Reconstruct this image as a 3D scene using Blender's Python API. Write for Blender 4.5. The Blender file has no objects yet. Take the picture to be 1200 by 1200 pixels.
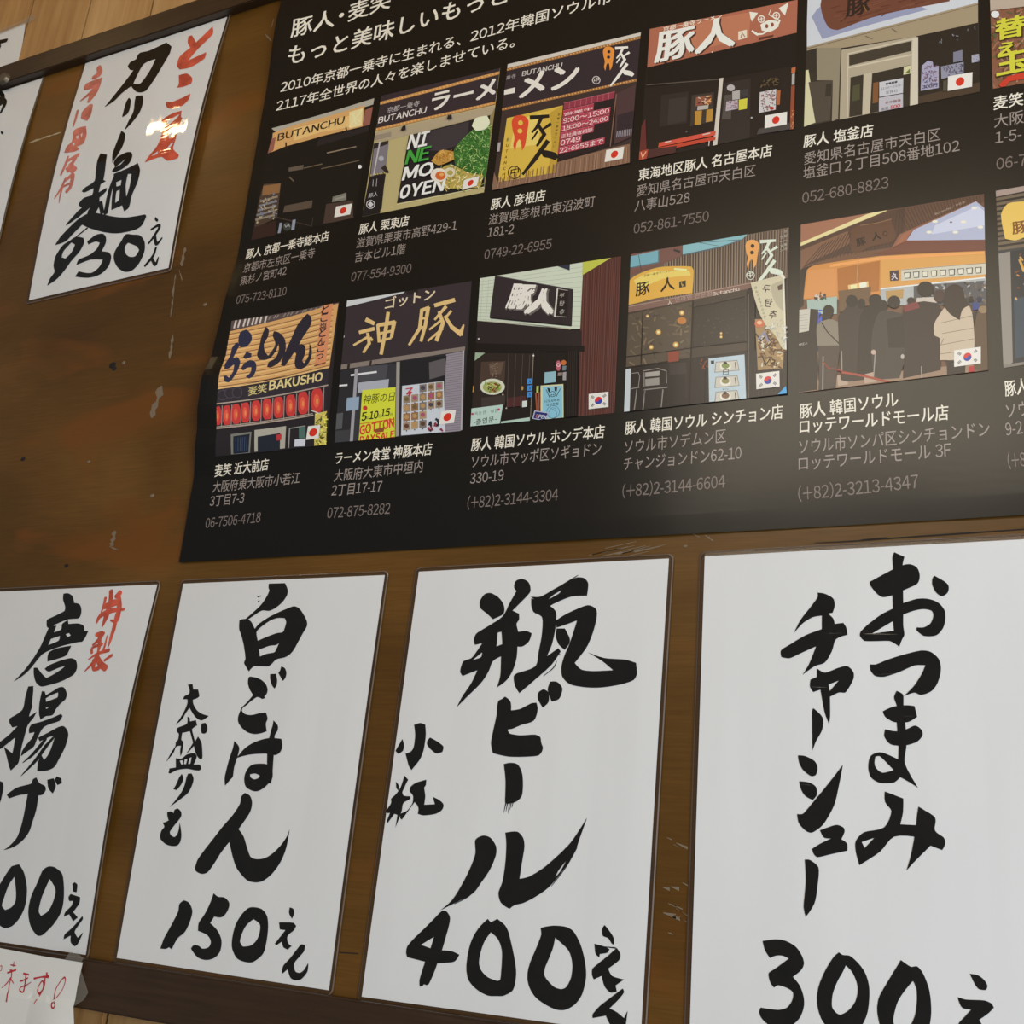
import bpy, bmesh, math, random
from mathutils import Matrix, Vector, noise
from mathutils.geometry import tessellate_polygon
random.seed(7)
scene = bpy.context.scene
C = scene.collection
Z0 = 1.2            # height of the point of the wall straight in front of the camera

# ------------------------------------------------------------------ camera
VH = (-2087 - 600.0, 788 - 600.0); VV = (978 - 600.0, -3370 - 600.0)
F = math.sqrt(-(VH[0] * VV[0] + VH[1] * VV[1]))
mx = Vector((VH[0], -VH[1], -F)).normalized(); zc = Vector((VV[0], -VV[1], -F)).normalized()
xc = -mx; yc = zc.cross(xc)
R3 = Matrix((xc, yc, zc))
cam_d = bpy.data.cameras.new('camera'); cam = bpy.data.objects.new('camera', cam_d); C.objects.link(cam)
cam_d.sensor_width = 36; cam_d.sensor_fit = 'HORIZONTAL'; cam_d.lens = F / 1200 * 36; cam_d.clip_start = 0.01
m4 = R3.to_4x4(); m4.translation = (0, -1, Z0); cam.matrix_world = m4
scene.camera = cam

# ------------------------------------------------------------------ light
scene.view_settings.view_transform = 'Standard'; scene.view_settings.look = 'None'
scene.view_settings.gamma = 1; scene.view_settings.exposure = 0.38
scene.view_settings.use_curve_mapping = False
world = bpy.data.worlds.new('room_light'); scene.world = world; world.use_nodes = True
bg = world.node_tree.nodes['Background']; bg.inputs[0].default_value = (0.86, 0.93, 1.0, 1); bg.inputs[1].default_value = 0.12
def area(name, loc, target, size, size_y, power, col):
    l = bpy.data.lights.new(name, 'AREA'); l.shape = 'RECTANGLE'; l.size = size; l.size_y = size_y; l.energy = power; l.color = col
    o = bpy.data.objects.new(name, l); C.objects.link(o); o.location = loc
    o.rotation_euler = (Vector(target) - Vector(loc)).to_track_quat('-Z', 'Y').to_euler(); return o
area('window_light', (2.6, -2.2, 1.1), (-0.4, 0, 1.35), 1.8, 1.5, 95, (0.86, 0.94, 1.0))
area('ceiling_light', (-0.6, -2.4, 3.0), (-0.8, 0, 1.7), 1.2, 1.0, 22, (1.0, 0.86, 0.66))

# ------------------------------------------------------------------ plane geometry
def W(p):            # photo point -> point of the board's plane (x, z - Z0)
    v = Vector((p[0] - 600.0, 600.0 - p[1], -F)); d = Vector((xc.dot(v), yc.dot(v), zc.dot(v))); t = 1.0 / d.y
    return Vector((d.x * t, d.z * t))
def U(p, lift=None):  # the same on a surface standing off the board
    q = W(p); P = q.copy()
    if lift:
        for _ in range(5): P = q * (1 - lift(P.x, P.y))
    return P
def lin(c): return c / 12.92 if c <= 0.04045 else ((c + 0.055) / 1.055) ** 2.4
def hexc(h, k=1.0):
    h = h.lstrip('#')
    if len(h) == 3: h = ''.join(a * 2 for a in h)
    return tuple(min(0.9, k * lin(int(h[i:i + 2], 16) / 255)) for i in (0, 2, 4)) + (1.0,)
def tag(o, label=None, cat=None, group=None, kind=None):
    if label: o['label'] = label
    if cat: o['category'] = cat
    if group: o['group'] = group
    if kind: o['kind'] = kind
    return o
def empty(name, loc=(0, 0, 0)):
    o = bpy.data.objects.new(name, None); C.objects.link(o); o.location = loc; o.empty_display_size = .05; return o
def link(name, me, mat, parent=None):
    o = bpy.data.objects.new(name, me); C.objects.link(o)
    if mat: me.materials.append(mat)
    if parent:
        o.parent = parent; o.matrix_parent_inverse = Matrix.Translation(-parent.location)
    return o

# ------------------------------------------------------------------ materials
def newmat(name):
    m = bpy.data.materials.new(name); m.use_nodes = True; nt = m.node_tree; b = nt.nodes['Principled BSDF']; return m, nt, b
def N(nt, t, **k):
    n = nt.nodes.new(t)
    for a, v in k.items():
        if a in n.inputs: n.inputs[a].default_value = v
        else: setattr(n, a, v)
    return n
def ramp(nt, pts):
    r = nt.nodes.new('ShaderNodeValToRGB'); e = r.color_ramp.elements
    e[0].position, e[0].color = pts[0]; e[1].position, e[1].color = pts[-1]
    for p, c in pts[1:-1]:
        x = e.new(p); x.color = c
    return r
def coords(nt, scale):
    tc = N(nt, 'ShaderNodeNewGeometry'); mp = N(nt, 'ShaderNodeMapping'); mp.inputs['Scale'].default_value = scale
    nt.links.new(tc.outputs['Position'], mp.inputs['Vector']); return mp
def film_bump(nt, b, strength, sock='Coat Normal', sx=34, wav=1.0):
    mp = coords(nt, (sx, sx, 5)); n = N(nt, 'ShaderNodeTexNoise'); n.inputs['Scale'].default_value = 1; n.inputs['Detail'].default_value = 1.0
    nt.links.new(mp.outputs[0], n.inputs['Vector'])
    bp = N(nt, 'ShaderNodeBump'); bp.inputs['Strength'].default_value = strength; bp.inputs['Distance'].default_value = 0.004
    nt.links.new(n.outputs[0], bp.inputs['Height']); nt.links.new(bp.outputs[0], b.inputs[sock])
def m_paper(name, col, coat=1.0, crough=0.035, bump=0.12, rough=0.6):
    m, nt, b = newmat(name); b.inputs['Roughness'].default_value = rough
    mp = coords(nt, (9, 9, 3)); n = N(nt, 'ShaderNodeTexNoise'); n.inputs['Scale'].default_value = 1; n.inputs['Detail'].default_value = 2
    nt.links.new(mp.outputs[0], n.inputs['Vector'])
    r = ramp(nt, [(0.35, tuple(c * 0.965 for c in col[:3]) + (1,)), (0.65, col)])
    nt.links.new(n.outputs[0], r.inputs[0]); nt.links.new(r.outputs[0], b.inputs['Base Color'])
    b.inputs['Coat Weight'].default_value = coat; b.inputs['Coat Roughness'].default_value = crough
    if bump: film_bump(nt, b, bump); film_bump(nt, b, 0.035, 'Normal', 60)
    return m
def m_ink(name, col, coat=1.0, crough=0.035, bump=0.12):
    m, nt, b = newmat(name); b.inputs['Roughness'].default_value = 0.7; b.inputs['Specular IOR Level'].default_value = 0.1
    mp = coords(nt, (60, 60, 60)); n = N(nt, 'ShaderNodeTexNoise'); n.inputs['Scale'].default_value = 1; n.inputs['Detail'].default_value = 3
    nt.links.new(mp.outputs[0], n.inputs['Vector'])
    r = ramp(nt, [(0.3, tuple(c * 0.75 for c in col[:3]) + (1,)), (0.7, tuple(min(1, c * 1.25) for c in col[:3]) + (1,))])
    nt.links.new(n.outputs[0], r.inputs[0]); nt.links.new(r.outputs[0], b.inputs['Base Color'])
    b.inputs['Coat Weight'].default_value = coat; b.inputs['Coat Roughness'].default_value = crough
    if bump: film_bump(nt, b, bump)
    return m
def m_print(name, coat=0.45, crough=0.2):
    m, nt, b = newmat(name); a = N(nt, 'ShaderNodeAttribute', attribute_name='Col'); nt.links.new(a.outputs['Color'], b.inputs['Base Color'])
    b.inputs['Roughness'].default_value = 0.6; b.inputs['Specular IOR Level'].default_value = 0.15; b.inputs['Coat Weight'].default_value = coat; b.inputs['Coat Roughness'].default_value = crough
    film_bump(nt, b, 0.10, sx=14); return m
PAPER = m_paper('laminated_white_paper', (0.80, 0.80, 0.80, 1))
NOTE = m_paper('plain_note_paper', (0.80, 0.79, 0.75, 1), coat=0.0, bump=0)
INK = m_ink('black_brush_ink', (0.0065, 0.005, 0.0035, 1))
RED = m_ink('vermilion_brush_ink', (0.62, 0.10, 0.055, 1))
PALERED = m_ink('faded_red_brush_ink', (0.62, 0.19, 0.14, 1))
PEN = m_ink('red_pen_ink', (0.50, 0.04, 0.05, 1), coat=0, bump=0)
PRINT = m_print('printed_poster_ink')
m, nt, b = newmat('black_poster_stock'); b.inputs['Base Color'].default_value = (0.0045, 0.0038, 0.0028, 1); b.inputs['Roughness'].default_value = 0.55; b.inputs['Specular IOR Level'].default_value = 0.15
b.inputs['Coat Weight'].default_value = 0.48; b.inputs['Coat Roughness'].default_value = 0.2; film_bump(nt, b, 0.10, sx=14); POSTER = m
m, nt, b = newmat('laminate_film_edge'); b.inputs['Base Color'].default_value = (0.085, 0.058, 0.042, 1); b.inputs['Roughness'].default_value = 0.18
b.inputs['Alpha'].default_value = 0.32; b.inputs['Coat Weight'].default_value = 0.4; FILM = m
m, nt, b = newmat('laminate_rim'); b.inputs['Base Color'].default_value = (0.15, 0.11, 0.085, 1); b.inputs['Roughness'].default_value = 0.25; RIM = m
m, nt, b = newmat('clear_tape'); b.inputs['Base Color'].default_value = (0.45, 0.42, 0.36, 1); b.inputs['Roughness'].default_value = 0.2; b.inputs['Alpha'].default_value = 0.28; TAPE = m
def m_wood(name, cols, grain=(6, 6, 60), blot=(1.5, 1.5, 2.2), rough=0.38, orange=None, spec=0.5, bump=0.15, coat=0.0):
    m, nt, b = newmat(name)
    mp = coords(nt, grain); n = N(nt, 'ShaderNodeTexNoise'); n.inputs['Scale'].default_value = 1; n.inputs['Detail'].default_value = 6; n.inputs['Roughness'].default_value = .6
    nt.links.new(mp.outputs[0], n.inputs['Vector'])
    mp2 = coords(nt, blot); n2 = N(nt, 'ShaderNodeTexNoise'); n2.inputs['Scale'].default_value = 1; n2.inputs['Detail'].default_value = 4; n2.inputs['Distortion'].default_value = 1.0
    nt.links.new(mp2.outputs[0], n2.inputs['Vector'])
    mix = N(nt, 'ShaderNodeMix'); mix.data_type = 'FLOAT'; mix.inputs[0].default_value = 0.52 if grain[2] < 300 else 0.72
    nt.links.new(n.outputs[0], mix.inputs[2]); nt.links.new(n2.outputs[0], mix.inputs[3])
    r = ramp(nt, [(0.34, cols[0]), (0.5, cols[1]), (0.68, cols[2])]); nt.links.new(mix.outputs[0], r.inputs[0])
    out = r.outputs[0]
    if orange:
        mp3 = coords(nt, (4.0, 4.0, 11.0)); n3 = N(nt, 'ShaderNodeTexNoise'); n3.inputs['Scale'].default_value = 1; n3.inputs['Detail'].default_value = 3; n3.inputs['Distortion'].default_value = .6
        nt.links.new(mp3.outputs[0], n3.inputs['Vector']); r3 = ramp(nt, [(0.56, (0, 0, 0, 1)), (0.68, (.75, .75, .75, 1))]); nt.links.new(n3.outputs[0], r3.inputs[0])
        mc = N(nt, 'ShaderNodeMix'); mc.data_type = 'RGBA'; nt.links.new(r3.outputs[0], mc.inputs[0]); nt.links.new(out, mc.inputs[6]); mc.inputs[7].default_value = orange; out = mc.outputs[2]
    nt.links.new(out, b.inputs['Base Color']); b.inputs['Roughness'].default_value = rough; b.inputs['Specular IOR Level'].default_value = spec
    b.inputs['Coat Weight'].default_value = coat; b.inputs['Coat Roughness'].default_value = 0.22
    bp = N(nt, 'ShaderNodeBump'); bp.inputs['Strength'].default_value = bump; bp.inputs['Distance'].default_value = 0.002; nt.links.new(n.outputs[0], bp.inputs['Height']); nt.links.new(bp.outputs[0], b.inputs['Normal'])
    return m
BOARD = m_wood('brown_stained_board', [(0.068, 0.029, 0.004, 1), (0.108, 0.048, 0.007, 1), (0.165, 0.076, 0.014, 1)], grain=(16, 16, 420), blot=(1.8, 1.8, 4), orange=(0.175, 0.058, 0.007, 1), coat=0.3, spec=0.2, bump=0.08)
RAIL = m_wood('dark_stained_rail', [(0.028, 0.014, 0.006, 1), (0.042, 0.021, 0.009, 1), (0.065, 0.034, 0.016, 1)], grain=(7, 7, 120), rough=0.42)
PLANK = m_wood('light_wood_plank', [(0.30, 0.15, 0.05, 1), (0.43, 0.24, 0.09, 1), (0.55, 0.34, 0.15, 1)], grain=(70, 70, 4), blot=(9, 9, 1.5), rough=0.45)
def flat(name, col, rough=0.5, metal=0):
    m, nt, b = newmat(name); b.inputs['Base Color'].default_value = col; b.inputs['Roughness'].default_value = rough; b.inputs['Metallic'].default_value = metal
    n = N(nt, 'ShaderNodeTexNoise'); n.inputs['Scale'].default_value = 300; bp = N(nt, 'ShaderNodeBump'); bp.inputs['Strength'].default_value = .1; bp.inputs['Distance'].default_value = .0005
    nt.links.new(n.outputs[0], bp.inputs['Height']); nt.links.new(bp.outputs[0], b.inputs['Normal']); return m
DARK = flat('nail_hole_dark', (0.01, 0.006, 0.004, 1), .8); RESIDUE = flat('dried_tape_residue', (0.20, 0.15, 0.10, 1), .6); SCRAPE = flat('bare_scraped_wood', (0.42, 0.34, 0.22, 1), .7)
KNOB = flat('dull_metal_bolt', (0.16, 0.13, 0.09, 1), .38, .6)

# ------------------------------------------------------------------ mesh helpers
def box_mesh(name, x0, x1, y0, y1, z0, z1, bev=0.0):
    bm = bmesh.new(); bmesh.ops.create_cube(bm, size=1)
    for v in bm.verts:
        v.co = Vector(((x0 + x1) / 2 + v.co.x * (x1 - x0), (y0 + y1) / 2 + v.co.y * (y1 - y0), (z0 + z1) / 2 + v.co.z * (z1 - z0)))
    if bev: bmesh.ops.bevel(bm, geom=bm.edges[:], offset=bev, segments=2, affect='EDGES')
    me = bpy.data.meshes.new(name); bm.to_mesh(me); bm.free(); return me
def smooth_loop(pts, sub=4, corner=62):
    n = len(pts); P = [Vector(p) for p in pts]; T = []
    for i in range(n):
        a = P[i] - P[i - 1]; b_ = P[(i + 1) % n] - P[i]
        ang = 180 if a.length < 1e-9 or b_.length < 1e-9 else math.degrees(a.angle(b_))
        if ang > corner: T.append(Vector((0, 0)))
        else: T.append((a.normalized() + b_.normalized()) * 0.5 * min(a.length, b_.length) * 1.0)
    out = []
    for i in range(n):
        p0, p1, t0, t1 = P[i], P[(i + 1) % n], T[i], T[(i + 1) % n]
        for k in range(sub):
            s = k / sub; h0 = 2 * s**3 - 3 * s**2 + 1; h1 = s**3 - 2 * s**2 + s; h2 = -2 * s**3 + 3 * s**2; h3 = s**3 - s**2
            out.append(p0 * h0 + t0 * h1 + p1 * h2 + t1 * h3)
    return out
class Art:
    """flat print or ink: polygons in plane coordinates, laid on a sheet's surface"""
    def __init__(s, lift, base=0.00035, step=6e-6):
        s.lift = lift; s.base = base; s.step = step; s.v = []; s.f = []; s.c = []; s.n = 0
    def tris(s, pts, tri, col):
        o = len(s.v); d = s.base + s.n * s.step; s.n += 1
        for p in pts: s.v.append((p[0], -d, p[1]))
        for t in tri: s.f.append(tuple(o + i for i in t)); s.c.append(col)
    def loops(s, loops, col=(0, 0, 0, 1)):
        L = [[Vector((p[0], p[1], 0)) for p in l] for l in loops]
        flatv = [p for l in loops for p in l]
        s.tris(flatv, tessellate_polygon(L), col)
    def ribbon(s, pts, col=(0, 0, 0, 1), jit=0.0):
        """pts: (Vector2, width) already in plane coordinates"""
        P = [p for p, w in pts]; Wd = [w for p, w in pts]; n = len(P); Q = []; K = []
        for i in range(n - 1):
            p0 = P[max(i - 1, 0)]; p1 = P[i]; p2 = P[i + 1]; p3 = P[min(i + 2, n - 1)]
            for k in range(6):
                t = k / 6
                Q.append(0.5 * ((2 * p1) + (p2 - p0) * t + (2 * p0 - 5 * p1 + 4 * p2 - p3) * t * t + (3 * p1 - p0 - 3 * p2 + p3) * t**3)); K.append(Wd[i] * (1 - t) + Wd[i + 1] * t)
        Q.append(P[-1]); K.append(Wd[-1]); m = len(Q); V = []; Fc = []
        for i in range(m):
            d = (Q[min(i + 1, m - 1)] - Q[max(i - 1, 0)]); d = d.normalized() if d.length > 1e-9 else Vector((1, 0)); nn = Vector((-d.y, d.x)); w = K[i] / 2
            V += [Q[i] + nn * w * (1 + random.uniform(-jit, jit)), Q[i] - nn * w * (1 + random.uniform(-jit, jit))]
        for i in range(m - 1):
            a = 2 * i; Fc += [(a, a + 1, a + 3), (a, a + 3, a + 2)]
        for e, sg in ((0, -1), (m - 1, 1)):
            d = (Q[min(e + 1, m - 1)] - Q[max(e - 1, 0)]); d = d.normalized() if d.length > 1e-9 else Vector((1, 0)); w = K[e] / 2; nn = Vector((-d.y, d.x))
            c = len(V); V.append(Q[e]); r = []
            for k in range(9):
                a = math.pi * k / 8; r.append(len(V)); V.append(Q[e] + nn * w * math.cos(a) + d * sg * w * 0.8 * math.sin(a))
            Fc += [(c, r[k], r[k + 1]) for k in range(8)]
        s.tris(V, Fc, col)
    def build(s, name, mat, parent, grid=None):
        me = bpy.data.meshes.new(name); me.from_pydata(s.v, [], s.f)
        at = me.color_attributes.new('Col', 'FLOAT_COLOR', 'CORNER')
        k = 0
        data = []
        for i, p in enumerate(me.polygons): data += list(s.c[i]) * p.loop_total
        at.data.foreach_set('color', data)
        bm = bmesh.new(); bm.from_mesh(me)
        xs = [v[0] for v in s.v]; zs = [v[2] for v in s.v]
        for axis, lo, hi, st in (grid or []):
            dg = [v[0] + v[2] for v in s.v]; a, b_ = (min(xs), max(xs)) if axis == 0 else (min(zs), max(zs)) if axis == 1 else (min(dg), max(dg))
            if axis == 2 and min(xs) > -.69: continue
            t = lo
            while t < hi:
                if a < t < b_:
                    bmesh.ops.bisect_plane(bm, geom=bm.verts[:] + bm.edges[:] + bm.faces[:], plane_co=(0, 0, t) if axis == 1 else (t, 0, 0), plane_no=((1, 0, 0), (0, 0, 1), (1, 0, 1))[axis], dist=1e-7)
                t += st
        if mat is not PRINT: bmesh.ops.dissolve_degenerate(bm, dist=2e-5, edges=bm.edges[:])
        for v in bm.verts: v.co = Vector((v.co.x, v.co.y - s.lift(v.co.x, v.co.z), v.co.z + Z0))
        bm.normal_update()
        for f in bm.faces:
            if f.normal.y > 0: f.normal_flip()
        bm.to_mesh(me); bm.free()
        return link(name, me, mat, parent)
# lettering: text objects read out as triangles, set character by character
_gc = {}
def glyph(ch):
    if ch in _gc: return _gc[ch]
    if ch == '-': g = ([Vector((.04, .245)), Vector((.30, .245)), Vector((.30, .315)), Vector((.04, .315))], [(0, 1, 2), (0, 2, 3)], .34)
    elif ch == ' ': g = ([], [], .27)
    elif ch == '\u25a0': g = ([Vector((.08, 0)), Vector((.92, 0)), Vector((.92, .8)), Vector((.08, .8))], [(0, 1, 2), (0, 2, 3)], 1.0)
    else:
        asc = 33 <= ord(ch) < 127
        cu = bpy.data.curves.new('lettering', 'FONT'); cu.body = chr(ord(ch) + 0xFEE0) if asc else ch; cu.size = 1.0; cu.resolution_u = 2
        ob = bpy.data.objects.new('lettering', cu); C.objects.link(ob); bpy.context.view_layer.update()
        ev = ob.evaluated_get(bpy.context.evaluated_depsgraph_get()); me = ev.to_mesh(); me.calc_loop_triangles()
        V = [Vector((v.co.x, v.co.y)) for v in me.vertices]; T = [tuple(t.vertices) for t in me.loop_triangles]
        ev.to_mesh_clear(); bpy.data.objects.remove(ob); bpy.data.curves.remove(cu)
        adv = 1.0
        if V and (asc or ch == '\u30fb'):
            x0 = min(v.x for v in V); x1 = max(v.x for v in V); adv = (x1 - x0) + (.36 if ch == '\u30fb' else .105); sh = x0 - (.18 if ch == '\u30fb' else .05)
            if ch.isdigit(): adv = .60; sh = (x0 + x1) / 2 - .30
            V = [Vector((v.x - sh, v.y)) for v in V]
        g = (V, T, adv)
    _gc[ch] = g; return g
def text_tris(body):
    V = []; T = []; x = 0.0
    for ch in body:
        gv, gt, adv = glyph(ch); o = len(V); V += [Vector((v.x + x, v.y)) for v in gv]; T += [tuple(o + i for i in t) for t in gt]; x += adv
    x0 = min((v.x for v in V), default=0); x1 = max((v.x for v in V), default=1)
    return [Vector((v.x - x0, v.y)) for v in V], T, x1 - x0
def put_text(art, body, p0, p1, col, bold=0.0, ky=1.0, em=None, loc=None, shear=0.0, clip=None):
    """p0, p1: ends of the baseline (photo points); bold type is struck four times, each a hair higher"""
    V, T, w = text_tris(body)
    f = (lambda p: U(p, art.lift)) if loc is None else loc
    a, b_ = f(p0), f(p1); d = (b_ - a); L = d.length; d.normalize(); up = Vector((-d.y, d.x)); sx = L / w; sy = em if em else sx * ky
    k = bold * .62
    for ox, oy in (((0, 0),) if bold < .006 else ((-k, -k * .6), (k, k * .6), (-k, k * .6), (k, -k * .6))):
        pts = [a + d * ((v.x + ox) * sx + v.y * sy * shear) + up * ((v.y + oy) * sy) for v in V]
        if clip:
            for t in T:
                q = clip_poly([pts[i] for i in t], clip)
                if len(q) > 2: art.tris(q, [(0, i, i + 1) for i in range(1, len(q) - 1)], col); art.n -= 1
            art.n += 1
        else: art.tris(pts, T, col)
def clip_poly(poly, quad):
    out = list(poly); n = len(quad)
    ar = sum(quad[i].x * quad[(i + 1) % n].y - quad[(i + 1) % n].x * quad[i].y for i in range(n)); sg = 1 if ar > 0 else -1
    for i in range(n):
        a, b_ = quad[i], quad[(i + 1) % n]; inp = out; out = []
        if not inp: break
        def side(p): return sg * ((b_.x - a.x) * (p.y - a.y) - (b_.y - a.y) * (p.x - a.x))
        for j in range(len(inp)):
            p, q = inp[j - 1], inp[j]; sp, sq = side(p), side(q)
            if sq >= 0:
                if sp < 0: out.append(p + (q - p) * (sp / (sp - sq)))
                out.append(q)
            elif sp >= 0: out.append(p + (q - p) * (sp / (sp - sq)))
    return out

# ------------------------------------------------------------------ the setting
pl_front = 0.016
wall = link('wall_back', box_mesh('wall_back', -2.6, 1.4, 0.034, 0.06, 0.0, 3.2), RAIL); tag(wall, kind='structure')
px0 = W((107, 0)).x * (1 + pl_front); pitch = 0.152
pme = []
for k in range(4):
    pme.append(box_mesh('plank', 0, pitch - 0.0045, pl_front, 0.034, 0.0, 3.2, 0.0018))
i = 0
x = px0 - pitch * 7
while x < 1.2:
    o = link('plank', pme[i % 4], PLANK if not pme[i % 4].materials else None, wall); o.location = (x, 0, 0); x += pitch; i += 1
ceil = link('ceiling', box_mesh('ceiling', -2.6, 1.4, -3.2, 0.06, 3.2, 3.25), PLANK); tag(ceil, kind='structure')
floor = link('floor', box_mesh('floor', -2.6, 1.4, -3.2, 0.06, -0.05, 0.0), RAIL); tag(floor, kind='structure')
# ------------------------------------------------------------------ the board
brd = tag(empty('notice_board', (-0.6, 0, Z0 - 0.163)), 'large brown stained plywood board with dark top and bottom rails fixed to the plank wall', 'notice board')
link('panel', box_mesh('panel', -2.1, 0.75, 0.0, pl_front, Z0 - 0.16, Z0 + 1.25), BOARD, brd)
RD = 0.014
rt = [W((120, 37)).y * (1 - RD), W((105, 64)).y * (1 - RD)]; rb = [-0.113 * (1 - RD), -0.163 * (1 - RD)]
link('rail', box_mesh('rail', -2.1, 0.75, -RD, 0.0005, Z0 + rt[1] + .001, Z0 + rt[0], 0.0012), RAIL, brd)
link('rail', box_mesh('rail', -2.1, 0.75, -RD, 0.0005, Z0 + rb[1], Z0 + rb[0], 0.0018), RAIL, brd)
zero = lambda x, z: 0.0
def disc(name, p, r, mat, parent, y, rz=1.0, h=0.0012):
    c = U(p, lambda x, z: y); bm = bmesh.new()
    bmesh.ops.create_cone(bm, cap_ends=True, segments=18, radius1=r, radius2=r * 0.75, depth=h)
    for v in bm.verts: v.co = Vector((c.x + v.co.x, -y - h / 2 - v.co.z, Z0 + c.y + v.co.y * rz))
    bm.normal_update(); me = bpy.data.meshes.new(name); bm.to_mesh(me); bm.free(); return link(name, me, mat, parent)
bo = disc('bolt', (6, 93), 0.0115, KNOB, brd, RD, 1.0, 0.006); bo['label'] = 'round dull metal bolt head'
for p, r in (((132, 428), .0065), ((27, 538), .0045), ((145, 425), .003), ((104, 541), .003), ((178, 581), .003), ((240, 357), .0032), ((78, 663), .004), ((134, 432), .004), ((803, 640), .002)):
    o = disc('nail_hole', p, r, DARK if r > .0035 else RESIDUE, brd, 0, random.uniform(.6, 1), .0006)
def blob_part(name, polys, mat, parent, y=0.0, base=0.0004):
    a = Art(lambda x, z: y, base)
    for pl in polys: a.loops([[U(q, lambda x, z: y) for q in pl]])
    return a.build(name, mat, parent)
def rag(p0, p1, w, n=9):
    p0 = Vector(p0); p1 = Vector(p1); d = (p1 - p0).normalized(); nn = Vector((-d.y, d.x)); L = []; Rr = []
    for k in range(n):
        t = k / (n - 1); c = p0.lerp(p1, t); ww = w * (0.35 + 0.65 * random.random()) * (0.35 if k in (0, n - 1) else 1)
        L.append(c + nn * ww / 2 * random.uniform(.3, 1.2)); Rr.append(c - nn * ww / 2 * random.uniform(.3, 1.2))
    return L + Rr[::-1]
blob_part('scrape_mark', [rag((33, 168), (72, 155), 3.4, 12)], SCRAPE, brd)
for a_, b_, w_ in (((217, 290), (213, 312), 5), ((206, 322), (202, 348), 4), ((210, 316), (214, 330), 2), ((204, 345), (200, 372), 4), ((203, 392), (199, 421), 4), ((190, 452), (178, 490), 9), ((135, 622), (131, 640), 7), ((128, 640), (139, 645), 3), ((311, 40), (318, 48), 3), ((318, 33), (321, 22), 2), ((826, 627), (836, 634), 3), ((811, 625), (822, 631), 2)):
    o = blob_part('tape_residue', [rag(a_, b_, w_)], RESIDUE, brd)

for k_ in ([(955, 636), (1000, 633.5), (1060, 629), (1110, 625.5), (1200, 619.5), (1200, 621), (1110, 627.5), (1060, 630.5), (1000, 635), (955, 637)], [(398, 1115.5), (420, 1117), (420, 1118.2), (398, 1116.8)], [(1010, 632), (1040, 629.5), (1041, 630.5), (1010, 633)]):
    blob_part('crack', [k_], DARK, brd)
rs = random.Random(3)
for k_ in range(16):
    x_ = rs.uniform(690, 755); y_ = rs.uniform(642, 652); l_ = rs.uniform(12, 40)
    blob_part('scratch', [[(x_, y_), (x_ + l_, y_ - l_ * .22), (x_ + l_, y_ - l_ * .22 + .6), (x_, y_ + .8)]], RESIDUE, brd)
for k_ in range(14):
    x_ = rs.uniform(776, 800); y_ = rs.choice([985, 1030, 1068, 1085]) + rs.uniform(-10, 10); l_ = rs.uniform(5, 16)
    blob_part('scratch', [[(x_, y_), (min(x_ + l_, 806), y_ + l_ * rs.uniform(-.1, .7)), (min(x_ + l_, 806), y_ + l_ * .5 + .6), (x_, y_ + .8)]], RESIDUE, brd)

# ------------------------------------------------------------------ brush work data: outlines (O, holes H) and strokes (S) in local frames x0,y0,scale
def nums(t): return [float(a) for a in t.replace(',', ' ').split()]
def ink(art, data, x0, y0, s, col=(0, 0, 0, 1), jit=0.05):
    cur = None
    def P(x, y): return U((x0 + x / s, y0 + y / s), art.lift)
    def flush():
        nonlocal cur
        if cur: art.loops([[P(q.x, q.y) for q in smooth_loop(l)] for l in cur], col)
        cur = None
    for line in data.strip().splitlines():
        line = line.strip()
        if not line: continue
        k, v = line[0], nums(line[1:])
        if k == 'O': flush(); cur = [list(zip(v[::2], v[1::2]))]
        elif k == 'H': cur.append(list(zip(v[::2], v[1::2])))
        elif k == 'S':
            flush(); pts = []
            for i in range(0, len(v), 3):
                w = (P(v[i] + v[i + 2] / 2, v[i + 1]) - P(v[i] - v[i + 2] / 2, v[i + 1])).length
                pts.append((P(v[i], v[i + 1]), w))
            art.ribbon(pts, col, jit)
    flush()

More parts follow.
